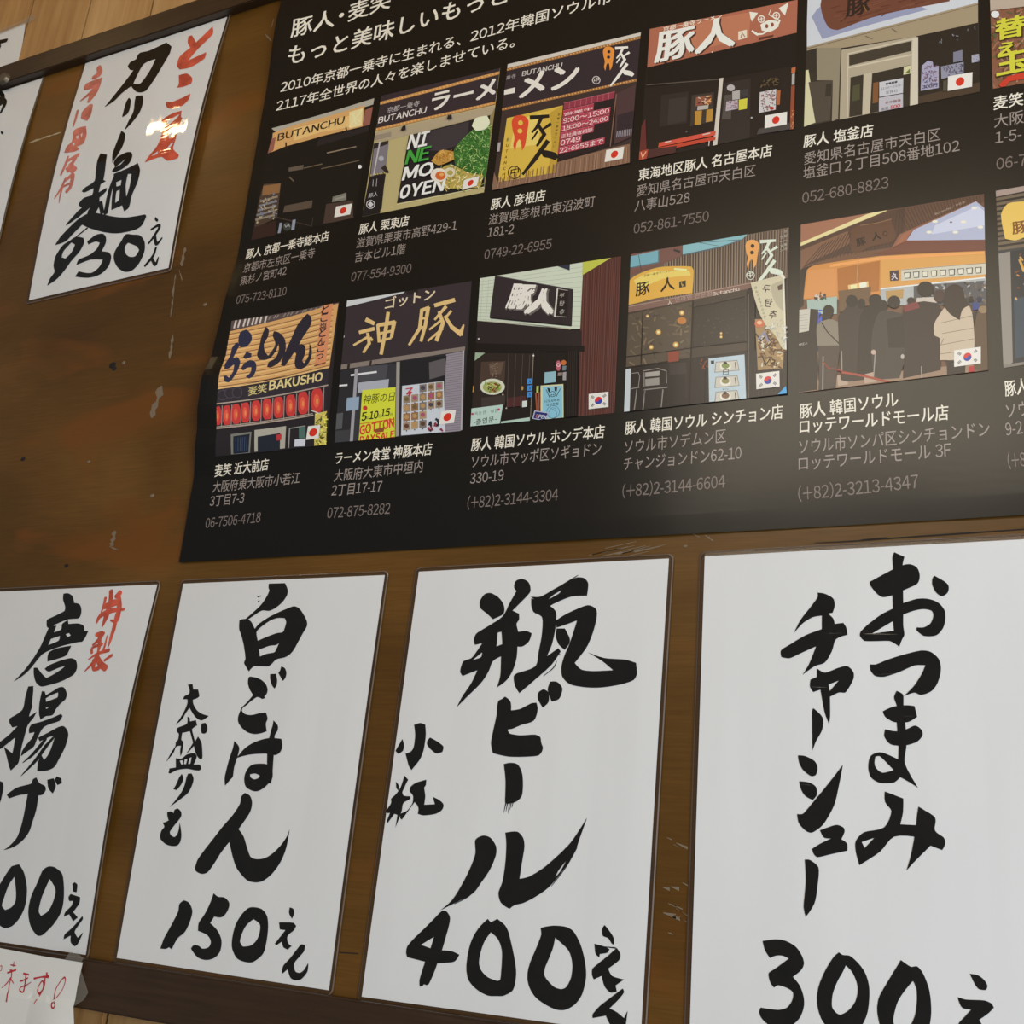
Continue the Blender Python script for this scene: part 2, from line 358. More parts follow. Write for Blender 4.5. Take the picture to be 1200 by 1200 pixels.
# ------------------------------------------------------------------ laminated sheets
class Sheet:
    def __init__(s, name, corners, label, bow=(0, 0), base=0.0015, margin=0.005, group=None, cat='menu sheet', width=None, thin=False, mat=None, cr=0.006, grp=True):
        # corners TL TR BR BL on the board's plane
        s.c = corners; s.bow = bow; s.b = base
        TL, TR, BR, BL = corners
        s.o = TL; s.ux = (TR - TL); s.vy = (BL - TL)
        root = tag(empty(name, (BL.x + (BR.x - BL.x) / 2, -base, Z0 + BL.y)), label, cat, group); s.root = root
        nu, nv = 14, 40; V = []; Fc = []
        def pt(u, v): return (TL * (1 - u) + TR * u) * (1 - v) + (BL * (1 - u) + BR * u) * v
        for th in (0.0, 0.0004):
            for j in range(nv + 1):
                for i in range(nu + 1):
                    p = pt(i / nu, j / nv); V.append((p.x, -s.lift(p.x, p.y) - 0.0003 + th, p.y + Z0))
        n1 = (nu + 1) * (nv + 1)
        for j in range(nv):
            for i in range(nu):
                a = j * (nu + 1) + i; Fc.append((a, a + nu + 1, a + nu + 2, a + 1)); Fc.append((n1 + a, n1 + a + 1, n1 + a + nu + 2, n1 + a + nu + 1))
        def side(a, b_): Fc.append((a, b_, n1 + b_, n1 + a))
        for j in range(nv): side(j * (nu + 1), (j + 1) * (nu + 1)); side((j + 1) * (nu + 1) + nu, j * (nu + 1) + nu)
        for i in range(nu): side(i + 1, i); side(nv * (nu + 1) + i, nv * (nu + 1) + i + 1)
        me = bpy.data.meshes.new('paper'); me.from_pydata(V, [], Fc); bm = bmesh.new(); bm.from_mesh(me); bmesh.ops.recalc_face_normals(bm, faces=bm.faces[:]); bm.to_mesh(me); bm.free()
        link('paper', me, mat or PAPER, root)
        if margin:
            ax = s.ux.normalized(); ay = s.vy.normalized()
            def ring(off, rad, n=5, seg=30):
                cs = [TL - ax * off - ay * off, TR + ax * off - ay * off, BR + ax * off + ay * off, BL - ax * off + ay * off]; out = []
                for k in range(4):
                    c0 = cs[k]; d_in = (cs[k - 1] - c0).normalized(); d_out = (cs[(k + 1) % 4] - c0).normalized(); cen = c0 + (d_in + d_out) * rad
                    for q in range(n + 1):
                        a = math.pi / 2 * q / n; out.append(cen - d_out * rad * math.cos(a) - d_in * rad * math.sin(a))
                    p1 = c0 + d_out * rad; p2 = cs[(k + 1) % 4] - d_out * rad
                    for q in range(1, seg): out.append(p1.lerp(p2, q / seg))
                return out
            def strip(name, o1, r1, o2, r2, d1, d2, mat_, th=0.0):
                A = ring(o1, r1); B = ring(o2, r2); n = len(A)
                V = [(p.x, -s.lift(p.x, p.y) - d1, p.y + Z0) for p in A] + [(p.x, -s.lift(p.x, p.y) - d2, p.y + Z0) for p in B]
                Fc = [(i, (i + 1) % n, n + (i + 1) % n, n + i) for i in range(n)]
                me = bpy.data.meshes.new(name); me.from_pydata(V, [], Fc); bm = bmesh.new(); bm.from_mesh(me); bm.normal_update()
                for f in bm.faces:
                    if f.normal.y > 0: f.normal_flip()
                bm.to_mesh(me); bm.free(); return link(name, me, mat_, root)
            strip('laminate_margin', 0.0001, 0.0003, margin, cr, 0.0004, 0.0002, FILM)
            strip('laminate_rim', margin - 0.0013, cr, margin, cr, 0.0007, 0.0001, RIM)
    def lift(s, x, z):
        p = Vector((x, z)) - s.o
        u = min(1.05, max(-.05, p.dot(s.ux) / s.ux.length_squared)); v = min(1.03, max(-.03, p.dot(s.vy) / s.vy.length_squared))
        k = max(0.0, math.sin(math.pi * min(1, max(0, v))))
        return s.b + k * (s.bow[0] * (1 - u) + s.bow[1] * u) + 0.00025 * math.sin(u * 21 + v * 2) * k
    def art(s): return Art(s.lift, 0.00062, 2e-6)
    def grid(s): return [(0, -2, 1, .03), (1, -.3, 1.4, .012)]
def corners(tl, tr, br, bl, l=0.0015):
    f = lambda x, z: l
    return [U(p, f) for p in (tl, tr, br, bl)]

# --- curry noodles
c = corners((100.5, 74.5), (266.5, 20), (197.5, 314), (34, 352))
cur = Sheet('menu_sheet', c, 'highest fully visible laminated sheet, curry noodles 930 in black and orange-red brush with lamp glint', (.008, .009), group=None, margin=0.006)
a = cur.art()
ink(a, '''
O 640 75 685 110 670 170 600 290 540 390 460 500 410 515 370 505 330 460 250 520 180 590 95 645 180 540 260 440 350 320 320 315 300 285 320 250 375 220 385 190 410 165 480 150 570 110
H 440 265 545 220 490 330 405 440 350 435
O 310 560 328 580 315 670 290 710 250 732 270 650 290 590
O 370 545 430 540 437 590 410 680 370 740 320 800 270 850 300 780 350 680 360 600
O 245 850 278 880 262 970 220 1050 165 1135 165 1060 200 960
''', 110, 40, 7.5)
ink(a, '''
O 480 70 535 80 525 150 515 240 505 290 525 300 440 350 345 395 325 385 350 355 430 300 440 230 455 130
O 300 490 340 440 430 410 530 355 530 380 480 430 380 480 330 520 305 505
S 460 300 60 440 400 45 400 480 50 300 570 45 200 660 10
S 440 450 60 430 520 70 400 560 60
S 480 480 30 495 560 30
O 590 150 620 100 700 60 735 60 745 90 720 150 660 200 590 230 575 215 600 180
H 605 185 660 140 690 110 650 160
O 590 240 690 200 790 150 808 210 790 300 740 420 715 520 675 550 660 500 570 540 575 440 590 300
H 610 310 655 290 648 335 613 345
H 613 385 640 372 633 455 603 480
H 708 240 738 240 722 340 695 430 690 330
S 600 270 30 560 380 30 525 560 35
O 290 620 400 560 500 575 600 595 700 600 850 575 860 590 820 670 760 705 620 732 500 720 380 685 330 660 250 740 190 800 105 830 150 760
S 370 690 12 280 760 8
''', 50, 170, 7.06)
a.build('dish_lettering', INK, cur.root, cur.grid())
a = cur.art()
ink(a, '''
O 265 765 300 760 340 770 345 810 310 880 240 960 190 1030 120 1110 40 1165 60 1110 100 1050 92 1000 110 920 170 830 230 790
H 240 808 270 825 240 890 190 940 160 930 175 880
O 370 800 440 745 500 735 525 760 525 810 490 880 550 890 570 920 550 1000 480 1070 380 1100 270 1090 300 1045 400 1060 470 1010 500 950 400 950 280 995 300 950 390 910 450 860 475 810 440 800 380 825
O 690 740 750 742 810 750 845 800 845 880 800 980 740 1040 680 1050 620 1010 590 940 600 880 650 800
H 710 810 780 840 800 870 770 920 720 925 685 890 685 840
O 935 595 960 620 950 640 930 620
S 900 700 15 960 665 20 965 690 22 920 760 20 880 815 14
S 930 750 20 945 820 25 990 770 10
S 940 850 15 915 920 22 850 1000 18
S 905 940 20 935 990 25 960 930 8
''', 50, 170, 7.06)
a.build('price_lettering', INK, cur.root, cur.grid())
a = cur.art()
ink(a, '''
O 630 205 650 200 672 240 765 150 768 190 680 280 630 340 730 295 720 330 640 380 580 392 565 370 580 320 640 270 625 240
O 575 425 620 415 650 440 645 470 600 490 565 495 575 475
''', 90, 0, 4.8)
ink(a, '''
O 640 595 680 600 760 570 850 525 840 570 780 630 700 658 650 650 635 620
O 590 770 690 700 775 675 768 730 782 740 745 820 720 930 700 1010 750 1060 740 1090 650 1115 595 1080 450 1130 480 1080 560 980 600 860
H 505 1075 565 1030 560 1055
H 640 770 755 705 735 735 660 800
H 655 850 700 815 690 880 665 920
H 640 1010 690 950 700 960 660 1010
''', 110, 40, 7.5)
o = a.build('season_lettering', RED, cur.root, cur.grid()); o['label'] = 'large orange-red brushed characters'
a = cur.art()
ink(a, '''
S 440 60 28 445 110 40 400 140 30
S 345 210 45 420 185 60 460 150 20
S 430 190 50 400 260 55 360 330 20
S 295 325 6 340 290 20 390 250 30
O 370 350 395 350 380 430 350 480 300 460 310 410
S 275 400 15 260 460 18 240 525 8
O 250 550 340 520 345 590 320 655 270 680 290 700 250 720 170 730 190 680 230 640
H 258 605 282 588 278 622
H 298 585 314 572 308 612
H 232 660 255 650 248 672
S 200 760 15 180 820 20 145 900 15
S 200 790 20 280 745 25
S 260 770 20 220 830 30 200 870 25
S 215 820 25 255 860 30
S 190 850 20 240 875 25
S 180 930 15 150 1000 20 95 1085 8
S 180 945 20 235 905 30 220 990 25 190 1030 25
S 150 1000 15 210 970 15
S 170 950 15 140 1060 12 130 1120 5
''', 50, 70, 6.667)
o = a.build('note_lettering', PALERED, cur.root, cur.grid()); o['label'] = 'small faded red characters down the left edge'

# --- sheet cut by the left border, upper
c = corners((50, 91.5), (50, 91.5), (1, 276), (1, 276)); tr, br = c[0], c[2]
sh = Sheet('menu_sheet', [Vector((tr.x - .29, tr.y)), tr, Vector((tr.x, br.y - .04)), Vector((tr.x - .29, br.y - .04))], 'laminated sheet under the top rail, mostly cut off by the left edge of the photo', (.004, .005), margin=0.004)
a = sh.art()
ink(a, '''
S 0 1095 40 30 1110 30 25 1160 60 0 1220 60
''', 0, 0, 10)
ink(a, '''
S 2 240 25 25 262 18 5 310 10
O 5 400 20 408 15 420 5 412
''', 0, 60, 4.2857)
a.build('dish_lettering', INK, sh.root, sh.grid())

# --- karaage
c = corners((0, 692), (184.5, 685), (100.5, 1119), (0, 1104)); TR, BR = c[1], c[2]
kar = Sheet('menu_sheet', [Vector((TR.x - .29, TR.y)), TR, BR, Vector((BR.x - .29, BR.y))], 'laminated sheet at lower left with black fried chicken lettering and two small red characters', (.004, .009))
a = kar.art()
ink(a, '''
O 560 120 600 115 640 140 655 200 700 210 718 250 715 300 695 335 600 345 500 385 430 420 415 410 415 350 440 335 570 270 575 230 557 170
O 440 400 500 400 450 520 400 620 340 690 260 790 190 850 120 893 210 800 300 680 360 580 400 490
O 430 470 540 435 550 385 600 350 605 385 690 380 738 400 745 445 780 445 755 500 725 540 690 545 560 575 420 625 350 670 380 600 430 570 520 530 530 490 440 520
H 580 475 610 465 625 485 600 500
O 430 640 500 600 630 575 610 620 580 665 480 700 420 715
O 300 770 330 770 370 820 410 860 460 835 540 785 575 755 520 770 430 805 395 780 430 750 540 705 630 685 670 705 680 770 650 830 540 890 460 915 365 935 320 900 300 830
''', 0, 680, 7.5)
ink(a, '''
O 335 145 395 140 395 200 380 350 385 380 360 440 345 500 435 440 400 510 330 600 300 700 260 850 235 980 215 1050 130 1130 110 1080 80 960 50 850 150 930 165 850 185 740 60 840 0 880 -40 860 0 800 100 720 210 610 150 625 115 570 120 520 265 420 300 270
O 495 200 530 205 540 250 640 190 700 155 750 155 785 220 775 290 720 340 660 410 620 480 540 495 480 535 462 470 465 350
H 540 285 600 250 685 215 680 270 640 290 545 325
H 540 395 580 385 550 410
O 375 590 480 560 620 510 720 465 738 490 700 550 520 620 440 760 400 850 320 910 250 965 260 910 310 830 380 750 410 680 345 695 345 640
O 450 745 560 690 690 620 750 610 795 660 805 720 770 850 700 990 640 1090 560 1130 440 1140 450 1030 490 950 520 1005 560 960 600 880 650 730 590 735 470 790
S 540 760 30 470 850 40 380 950 30 270 1040 5
S 640 735 20 540 850 40 440 990 40 350 1090 25 250 1195 4
''', 0, 790, 10)
ink(a, '''
O -30 140 0 138 20 148 25 180 5 270 -20 300
O 45 225 110 180 200 155 215 125 235 115 255 150 290 170 295 195 275 225 248 230 235 320 210 400 190 460 150 515 90 560 25 580 60 555 110 500 145 400 180 220 120 230 60 250
O 305 130 345 120 360 170 340 218 312 185
O 365 108 395 120 398 150 370 165 350 130
''', 0, 890, 5.455)
a.build('dish_lettering', INK, kar.root, kar.grid())
a = kar.art()
ink(a, '''
O 75 685 125 670 155 720 175 820 165 930 130 1010 80 1065 35 1078 0 1060 -60 950 -30 850 0 800
H 95 750 105 850 100 910 75 945 35 962 15 935 30 880 60 800
O 275 710 310 685 350 688 400 730 412 860 395 970 340 1060 270 1125 240 1125 200 1070 183 980 200 880 240 790
H 320 765 357 830 345 900 310 970 265 1000 250 970 270 880
O 465 795 480 785 497 800 492 850 470 845
O 440 880 455 860 515 880 510 920 470 975 500 1010 470 1035 445 990 410 1005 420 975 460 935 470 905 445 905
O 530 1000 533 1020 480 1100 500 1140 535 1105 500 1180 480 1195 455 1170 455 1125 410 1150 415 1120 470 1070
''', 0, 890, 5.455)
a.build('price_lettering', INK, kar.root, kar.grid())
a = kar.art()
ink(a, '''
S 405 130 45 400 240 50 350 420 60 300 550 10
S 340 210 30 320 300 30 285 390 10
S 235 500 20 280 420 45 400 360 50 560 340 25
S 510 150 55 470 190 50
S 500 200 40 500 330 60 470 470 45 400 470 15
S 330 310 50 430 270 70 510 260 45
S 475 400 40 440 560 45 400 690 35 370 790 6
S 235 640 40 300 620 40
S 190 760 15 260 700 40 320 620 30
S 270 640 40 270 760 40 250 850 20
S 180 850 30 190 790 25 300 750 30
S 360 650 10 335 760 25 310 830 25
S 140 930 10 250 860 30 380 820 35
S 250 860 40 200 960 40 90 1075 6
S 415 880 30 330 940 25
S 240 900 50 280 980 60 340 1030 60
S 210 940 50 200 1040 35 260 1030 40
''', 90, 680, 10)
o = a.build('note_lettering', RED, kar.root, kar.grid()); o['label'] = 'two small orange-red brushed characters'

# --- rice
c = corners((215, 684), (451, 674), (385.5, 1160.5), (137, 1122.5))
ric = Sheet('menu_sheet', c, 'laminated sheet with black white rice lettering priced 150, second of the lower row', (.001, .0015))
a = ric.art()
ink(a, '''
O 555 40 745 35 775 110 770 170 720 250 640 320 560 360 480 355 400 400 300 470 280 455 400 350 470 280 530 190 560 120 550 90
O 210 470 250 455 310 458 350 490 390 570 440 510 560 430 660 380 750 340 850 305 910 330 960 400 1000 480 1000 540 960 610 900 720 850 810 800 870 740 905 640 930 590 980 545 1010 380 1010 320 1070 290 1020 265 970 280 920 260 760 230 640 208 580 207 500
H 410 610 450 560 560 480 650 445 740 445 758 490 740 560 718 608 650 620 540 660 425 710
H 440 815 560 770 640 760 675 735 625 840 600 850 520 865 450 895
S 425 195 12 460 185 10
S 430 250 12 445 240 8
''', 260, 680, 10)
ink(a, '''
O 430 130 500 140 570 170 620 220 640 280 630 330 600 365 615 375 580 392 545 375 515 370 430 430 400 460 348 498 340 530 370 565 430 580 480 575 560 555 620 550 640 620 620 680 630 770 560 795 480 803 400 780 330 720 295 660 295 600 320 530 338 490 400 430 470 345 430 280 410 210 415 150
O 670 100 740 97 752 170 745 235 720 270 690 230 670 160
O 800 10 840 30 860 80 850 140 820 180 795 140 765 85 785 60
''', 250, 780, 10)
ink(a, '''
O 330 170 365 215 350 290 330 350 320 420 300 445 265 485 262 430 285 330 300 280 320 220
O 345 292 400 225 470 180 570 150 660 155 668 200 655 245 620 270 560 260 450 265 380 280
O 605 25 635 60 635 95 615 130 612 200 605 300 600 380 600 420 585 470 560 460 560 330 565 200 580 130 590 90 600 60
O 400 430 415 380 450 340 500 330 560 335 590 370 590 440 550 490 500 522 460 522 410 490
H 440 405 480 400 510 415 500 430 470 440 445 425
O 405 535 440 555 455 600 445 660 410 720 360 790 395 840 420 920 445 985 480 1000 540 995 600 960 660 900 700 840 720 790 710 850 690 940 650 1030 590 1110 530 1155 480 1165 420 1150 350 1070 320 990 295 880 240 950 190 1030 140 1095 100 1105 60 1085 55 1060 70 1010 110 950 180 860 250 770 320 690 370 610 380 560
''', 220, 840, 6)
a.build('dish_lettering', INK, ric.root, ric.grid())
a = ric.art()
ink(a, '''
O 405 125 460 115 470 180 525 180 540 260 510 285 465 300 470 350 510 420 570 465 650 490 600 530 560 543 500 510 450 440 425 395 380 460 330 540 260 595 320 510 370 420 400 340 400 295 350 295 365 260 420 230 425 180
O 565 580 610 570 635 620 625 680 595 700 565 690 560 640
O 400 500 425 510 430 555 500 540 515 600 470 630 455 650 490 790 525 730 565 800 575 900 575 985 555 1003 520 970 490 900 465 800 430 670 340 690 330 770 350 790 350 850 335 930 320 960 315 900 325 840 270 850 240 920 150 1030 210 920 260 840 265 800 290 770 300 700 275 670 285 630 395 580
S 395 925 4 440 870 20 480 810 30
O 265 985 330 990 400 940 490 925 510 960 490 1030 470 1060 550 1060 560 1110 540 1130 480 1125 400 1110 280 1125 200 1165 180 1160 190 1105 265 1095
H 310 1015 345 1010 350 1055 330 1060
H 370 1000 400 995 385 1055 360 1055
H 425 985 450 975 435 1050 410 1055
''', 180, 790, 10)
ink(a, '''
O 435 170 455 220 430 290 375 360 335 350 370 290 405 210
O 510 165 550 165 573 220 560 290 510 390 440 450 360 510 290 560 360 480 420 400 465 310 490 210
O 350 590 390 575 425 610 430 660 400 710 350 770 295 850 310 890 350 910 380 880 400 820 410 740 425 820 430 900 415 970 380 1010 320 1015 250 995 190 940 180 890 200 830 230 790 210 740 240 735 280 715 265 660 265 615 310 610 340 630
''', 170, 890, 10)
a.build('portion_lettering', INK, ric.root, ric.grid())
a = ric.art()
ink(a, '''
O 185 175 215 150 250 165 275 220 265 280 225 370 170 420 130 495 110 480 90 492 50 490 75 420 130 320 175 230
O 425 100 455 125 500 130 535 170 520 230 480 270 430 265 400 310 450 360 480 430 470 510 430 555 370 570 310 550 265 490 285 465 320 470 345 490 390 480 405 440 380 395 315 365 320 310 360 250 400 170
O 680 200 760 210 800 260 808 340 795 450 770 530 700 585 650 585 590 560 555 490 555 420 580 320 630 240
H 705 283 750 320 745 390 720 440 680 470 630 475 610 440 630 370 660 320
O 960 200 985 210 990 245 975 280 955 240
O 885 305 985 308 1005 330 990 360 945 400 945 440 960 465 975 470 945 497 915 480 905 440 865 468 855 455 930 360 890 355
O 1040 460 1068 465 1060 510 990 595 1000 650 1030 660 1060 640 1090 590 1085 650 1040 705 1000 713 965 695 945 635 910 665 905 650 915 610 960 560
''', 180, 1030, 6)
a.build('price_lettering', INK, ric.root, ric.grid())

# --- beer
c = corners((491, 670), (784, 654.5), (751, 1213), (424, 1168)); 
bee = Sheet('menu_sheet', c, 'laminated sheet with bold black bottled beer lettering priced 400 with small bottle note', (0, .0005))
a = bee.art()
ink(a, '''
O 170 235 200 190 235 183 285 210 318 260 315 310 250 343 215 310 175 275
O 390 110 430 97 470 120 480 170 455 205 370 290 410 310 410 345 395 370 405 420 455 415 488 430 470 480 430 510 400 510 395 580 370 660 330 720 275 760 295 690 300 570 250 600 225 660 180 730 100 810 30 880 60 820 120 730 155 655 65 690 50 665 70 600 120 580 185 490 140 500 135 465 150 430 230 380 310 325 350 250 395 170 380 150
H 280 425 303 420 308 495 272 510
H 128 592 185 545 178 575
O 480 205 540 205 640 150 760 88 810 93 833 125 825 200 730 205 620 250 580 270
H 590 222 620 195 670 165 655 185
O 485 215 600 262 636 300 632 400 610 500 580 570 650 520 665 540 610 620 500 720 412 795 385 750 378 690 400 672 510 630 530 540 550 430 550 330 500 300 485 260
O 630 355 700 310 830 257 880 280 885 330 860 430 820 520 750 610 790 650 860 660 985 655 920 600 830 545 930 580 1060 590 1125 610 1130 680 1110 715 1040 740 920 760 820 760 720 740 675 695 670 630 690 560 720 490 765 350 700 375 640 395
O 640 400 690 400 720 460 718 490 690 530 655 500 635 450
O 530 790 560 770 590 790 590 850 555 883 525 830
O 600 725 640 725 675 765 655 830 610 847 585 775
S 560 225 3 650 150 5 770 75 4
S 600 590 3 640 560 6 665 560 3
S 560 690 3 620 640 6 640 600 3
''', 530, 660, 5.217)
ink(a, '''
O 165 275 190 262 215 243 250 270 262 300 262 350 330 340 420 295 460 290 470 340 440 430 340 465 270 495 235 500 250 530 330 545 450 540 490 560 497 600 510 650 480 700 400 712 240 712 120 685 105 610 120 520 150 380 155 310
O 205 770 250 760 310 770 345 830 355 920 345 1020 300 1065 230 1080 215 1070 218 900
S 222 1070 10 205 1150 2
S 235 1070 9 222 1140 2
S 250 1070 9 238 1155 2
S 265 1065 9 252 1130 2
S 280 1060 8 268 1110 2
''', 560, 780, 6.667)
ink(a, '''
O 345 205 400 175 450 190 490 250 490 310 450 410 390 500 330 580 240 630 160 670 100 700 180 630 250 520 310 400 345 300
O 555 155 640 148 680 190 690 250 670 380 655 480 720 465 820 405 920 320 1010 230 1060 160 1130 50 1080 190 1040 300 960 420 860 540 760 610 680 650 620 665 585 690 550 670 520 640 507 580 535 500 555 370 562 230
H 905 470 930 420 985 350 940 430
S 380 510 3 300 600 6 200 655 3
S 1060 260 3 980 400 5 880 530 3
''', 500, 950, 6)
a.build('dish_lettering', INK, bee.root, bee.grid())
a = bee.art()
ink(a, '''
O 365 155 425 138 470 155 475 250 455 390 420 480 340 580 315 540 285 425 330 410 360 370 375 250
O 255 290 270 340 260 400 215 428 190 400
O 515 275 580 310 640 360 630 410 575 425 520 385 487 340 490 305
O 275 630 310 670 280 730 255 790 270 820 330 825 330 850 265 890 250 960 190 1120 210 1000 180 990 115 1080 110 1060 140 980 110 985 105 960 150 890 150 850 200 800 240 740
O 195 690 220 720 220 775 200 750
O 330 740 380 700 480 670 475 720 460 745 470 820 460 905 560 900 540 830 600 860 640 900 630 950 570 990 450 1005 400 990 405 930 370 880 320 950 250 1045 235 1030 240 990 300 960 350 890 355 820 325 780
''', 440, 830, 8)
a.build('size_lettering', INK, bee.root, bee.grid())
a = bee.art()
ink(a, '''
O 500 150 540 150 580 210 570 300 500 545 600 555 675 590 630 655 560 670 455 675 420 770 370 880 345 895 320 885 300 905 275 910 275 840 330 660 150 615 140 570 150 510 210 435 350 300
H 290 490 420 410 385 525
O 960 230 990 265 1055 230 1130 290 1169 364 1229 631 1245 789 1211 947 1114 1003 1050 1005 960 1000 850 940 770 850 745 740 760 580 800 440 870 320
H 990 365 1060 430 1100 540 1100 680 1085 840 1060 852 960 815 890 740 872 670 890 560 930 450
''', 460, 1050, 8.571)
ink(a, '''
O 310 265 345 255 420 245 520 255 580 290 640 400 680 560 685 680 650 820 590 900 510 943 440 940 370 910 270 840 215 750 200 660 220 560 270 440 315 320
H 430 345 540 450 572 560 560 680 520 755 480 770 420 750 345 665 345 600 390 490 415 420
O 840 240 880 290 915 350 915 405 895 390 870 350 825 330 820 270
O 755 395 830 415 880 440 860 470 800 480 795 508 765 480
S 830 420 6 880 425 8 930 430 10
O 940 430 970 480 960 530 870 600 900 660 1000 690 930 740 940 790 890 800 840 750 815 660 750 690 735 650 740 600 860 500
O 990 765 1000 795 960 850 880 930 940 960 1000 1010 1030 950 1015 1060 1000 1110 900 1080 850 990 740 1010 740 980 800 910
''', 590, 1050, 7.06)
a.build('price_lettering', INK, bee.root, bee.grid())

# --- otsumami
c = corners((826, 652), (1200, 631), (808, 1218), (808, 1218)); TL = c[0]; BL = c[3]
ots = Sheet('menu_sheet', [TL, Vector((TL.x + .305, TL.y + .002)), Vector((TL.x + .305, BL.y + .002)), BL], 'largest-looking laminated sheet at lower right with two black columns for snack pork priced 300', (0, .0005))
a = ots.art()
ink(a, '''
O 145 315 350 205 430 170 500 160 560 190 585 260 565 330 440 390 340 435 260 450 210 420 150 345
O 360 55 450 95 435 160 440 500 440 700 450 780 430 820 405 885 370 860 320 835 100 835 60 790 65 755 130 690 250 600 350 550 345 430 350 200 345 100
H 165 770 350 660 358 745
O 430 505 560 465 660 465 750 500 805 570 810 640 790 720 730 785 620 790 555 740 560 715 620 715 680 680 705 610 690 570 620 555 530 570 435 605
O 715 262 800 310 838 350 830 410 780 440 730 410 695 340 697 285
O 150 1040 200 1040 300 1000 440 955 600 918 680 930 750 990 770 1060 766 1125 734 1219 680 1281 594 1309 539 1289 445 1320 531 1234 602 1125 635 1048 540 1050 400 1110 270 1150 190 1140 150 1085
''', 1000, 640, 7.5)
ink(a, '''
O 167 210 220 185 300 175 345 180 360 240 310 270 230 270 180 240
O 180 310 240 322 300 310 350 290 385 315 390 345 360 380 290 402 210 395 175 350
O 245 95 280 115 283 180 295 300 300 400 290 500 365 640 320 610 265 580 230 610 150 612 100 580 85 520 100 460 150 440 200 455 253 480 255 400 245 270 245 180 230 130
H 125 465 150 462 228 540 165 555 130 530 120 500
O 178 660 210 672 282 700 280 780 265 845 355 850 360 790 368 745 400 765 462 810 460 880 510 920 518 955 500 990 435 965 340 1060 300 1105 325 1020 345 915 230 915 150 1000 35 1075 15 1000 15 940 60 890 175 862 215 770 180 720
H 48 945 120 920 65 978
''', 1000, 790, 4.8)
a.build('dish_lettering', INK, ots.root, ots.grid())
a = ots.art()
ink(a, '''
O 350 88 400 95 460 130 470 180 455 230 425 235 460 270 470 308 530 300 550 330 560 385 480 415 450 500 400 580 330 605 245 665 290 590 340 465 240 510 150 550 95 540 92 495 160 450 270 385 380 345 380 250 320 260 250 300 185 370 230 280 300 190 350 120
O 345 620 400 650 500 615 560 605 603 650 600 700 545 790 500 790 437 820 438 960 430 1010 400 930 370 770 320 787 297 750 300 700 345 680
H 427 735 500 705 435 780
O 320 900 385 965 383 1050 340 1130 315 1195 312 1050 312 920
''', 900, 680, 6)
ink(a, '''
O 80 132 120 135 180 165 200 205 190 250 165 260 120 230 90 185
O 88 290 150 298 190 325 195 375 170 405 125 380 100 340
O 75 490 110 490 180 410 270 300 355 190 330 320 300 440 230 560 165 605 130 595 85 545
O 215 590 270 570 320 557 360 575 365 600 345 645 380 670 382 715 290 735 200 755 180 740 165 705 220 670 285 640 240 635
O 122 770 150 770 205 815 200 930 180 1040 128 1120 115 1060 128 900
''', 920, 860, 5.22)
a.build('dish_lettering', INK, ots.root, ots.grid())
a = ots.art()
ink(a, '''
O 105 170 220 155 310 170 400 225 450 300 468 370 440 430 370 485 430 560 465 660 468 740 440 830 390 890 330 925 200 930 130 885 90 840 75 790 90 755 150 765 250 775 320 755 365 690 370 620 300 575 235 560 205 580 175 540 158 480 160 450 220 410 335 325 280 300 220 300 170 320 125 250
O 775 270 810 293 870 300 950 370 1010 460 1040 570 1040 700 1020 820 970 920 900 980 750 980 650 900 600 800 582 680 600 560 660 420 730 310
H 835 385 890 440 930 530 940 600 920 700 860 780 790 818 750 800 715 750 720 640 760 530 810 440
''', 880, 1080, 7.5)
ink(a, '''
O 290 158 365 208 410 205 450 250 495 360 513 480 510 600 480 700 400 760 250 760 160 700 125 600 115 510 130 430 180 340
H 380 312 405 370 408 470 390 580 330 690 270 700 235 620 240 560 270 460 330 370
O 800 260 860 270 910 310 930 350 920 380 870 375 840 340
O 710 432 770 450 910 457 960 480 978 510 940 550 870 600 900 660 900 700 700 700 715 632 760 580 810 525 750 515 725 480
''', 1010, 1100, 6.316)
a.build('price_lettering', INK, ots.root, ots.grid())

# --- paper label above the rail at the left border
lf = lambda x, z: -0.0150
pts = [U(p, lf) for p in ((-60, 62), (-30, 51), (0, 39), (29.5, 27), (27, 45), (24, 60), (21, 70), (12, 80), (0, 90), (-30, 100), (-66, 112))]
def slab(name, pts, y0, y1, mat, parent):
    bm = bmesh.new(); vs = [bm.verts.new((p.x, y0, p.y + Z0)) for p in pts]; f = bm.faces.new(vs)
    r = bmesh.ops.extrude_face_region(bm, geom=[f]); 
    for v in [g for g in r['geom'] if isinstance(g, bmesh.types.BMVert)]: v.co.y = y1
    bmesh.ops.recalc_face_normals(bm, faces=bm.faces[:]); me = bpy.data.meshes.new(name); bm.to_mesh(me); bm.free(); return link(name, me, mat, parent)
pl = tag(empty('paper_label', (pts[3].x, 0.0, Z0 + pts[3].y)), 'small white paper taped to light planks above the top rail at far left', 'paper label')
slab('paper', pts, 0.0157, 0.0151, PAPER, pl)
a = Art(lf, 0.0004)
ink(a, '''
O -60 490 0 470 95 450 80 490 0 515 -60 540
S 0 515 10 2 550 18 -20 600 20
''', 0, 0, 10)
a.build('label_lettering', INK, pl)
a = Art(lf, 0.0008); a.loops([[U(p, lf) for p in ((-60, 58), (0, 36), (28, 24), (39, 17), (42, 23), (30, 29), (0, 41), (-60, 64))]])
a.build('tape', TAPE, pl)

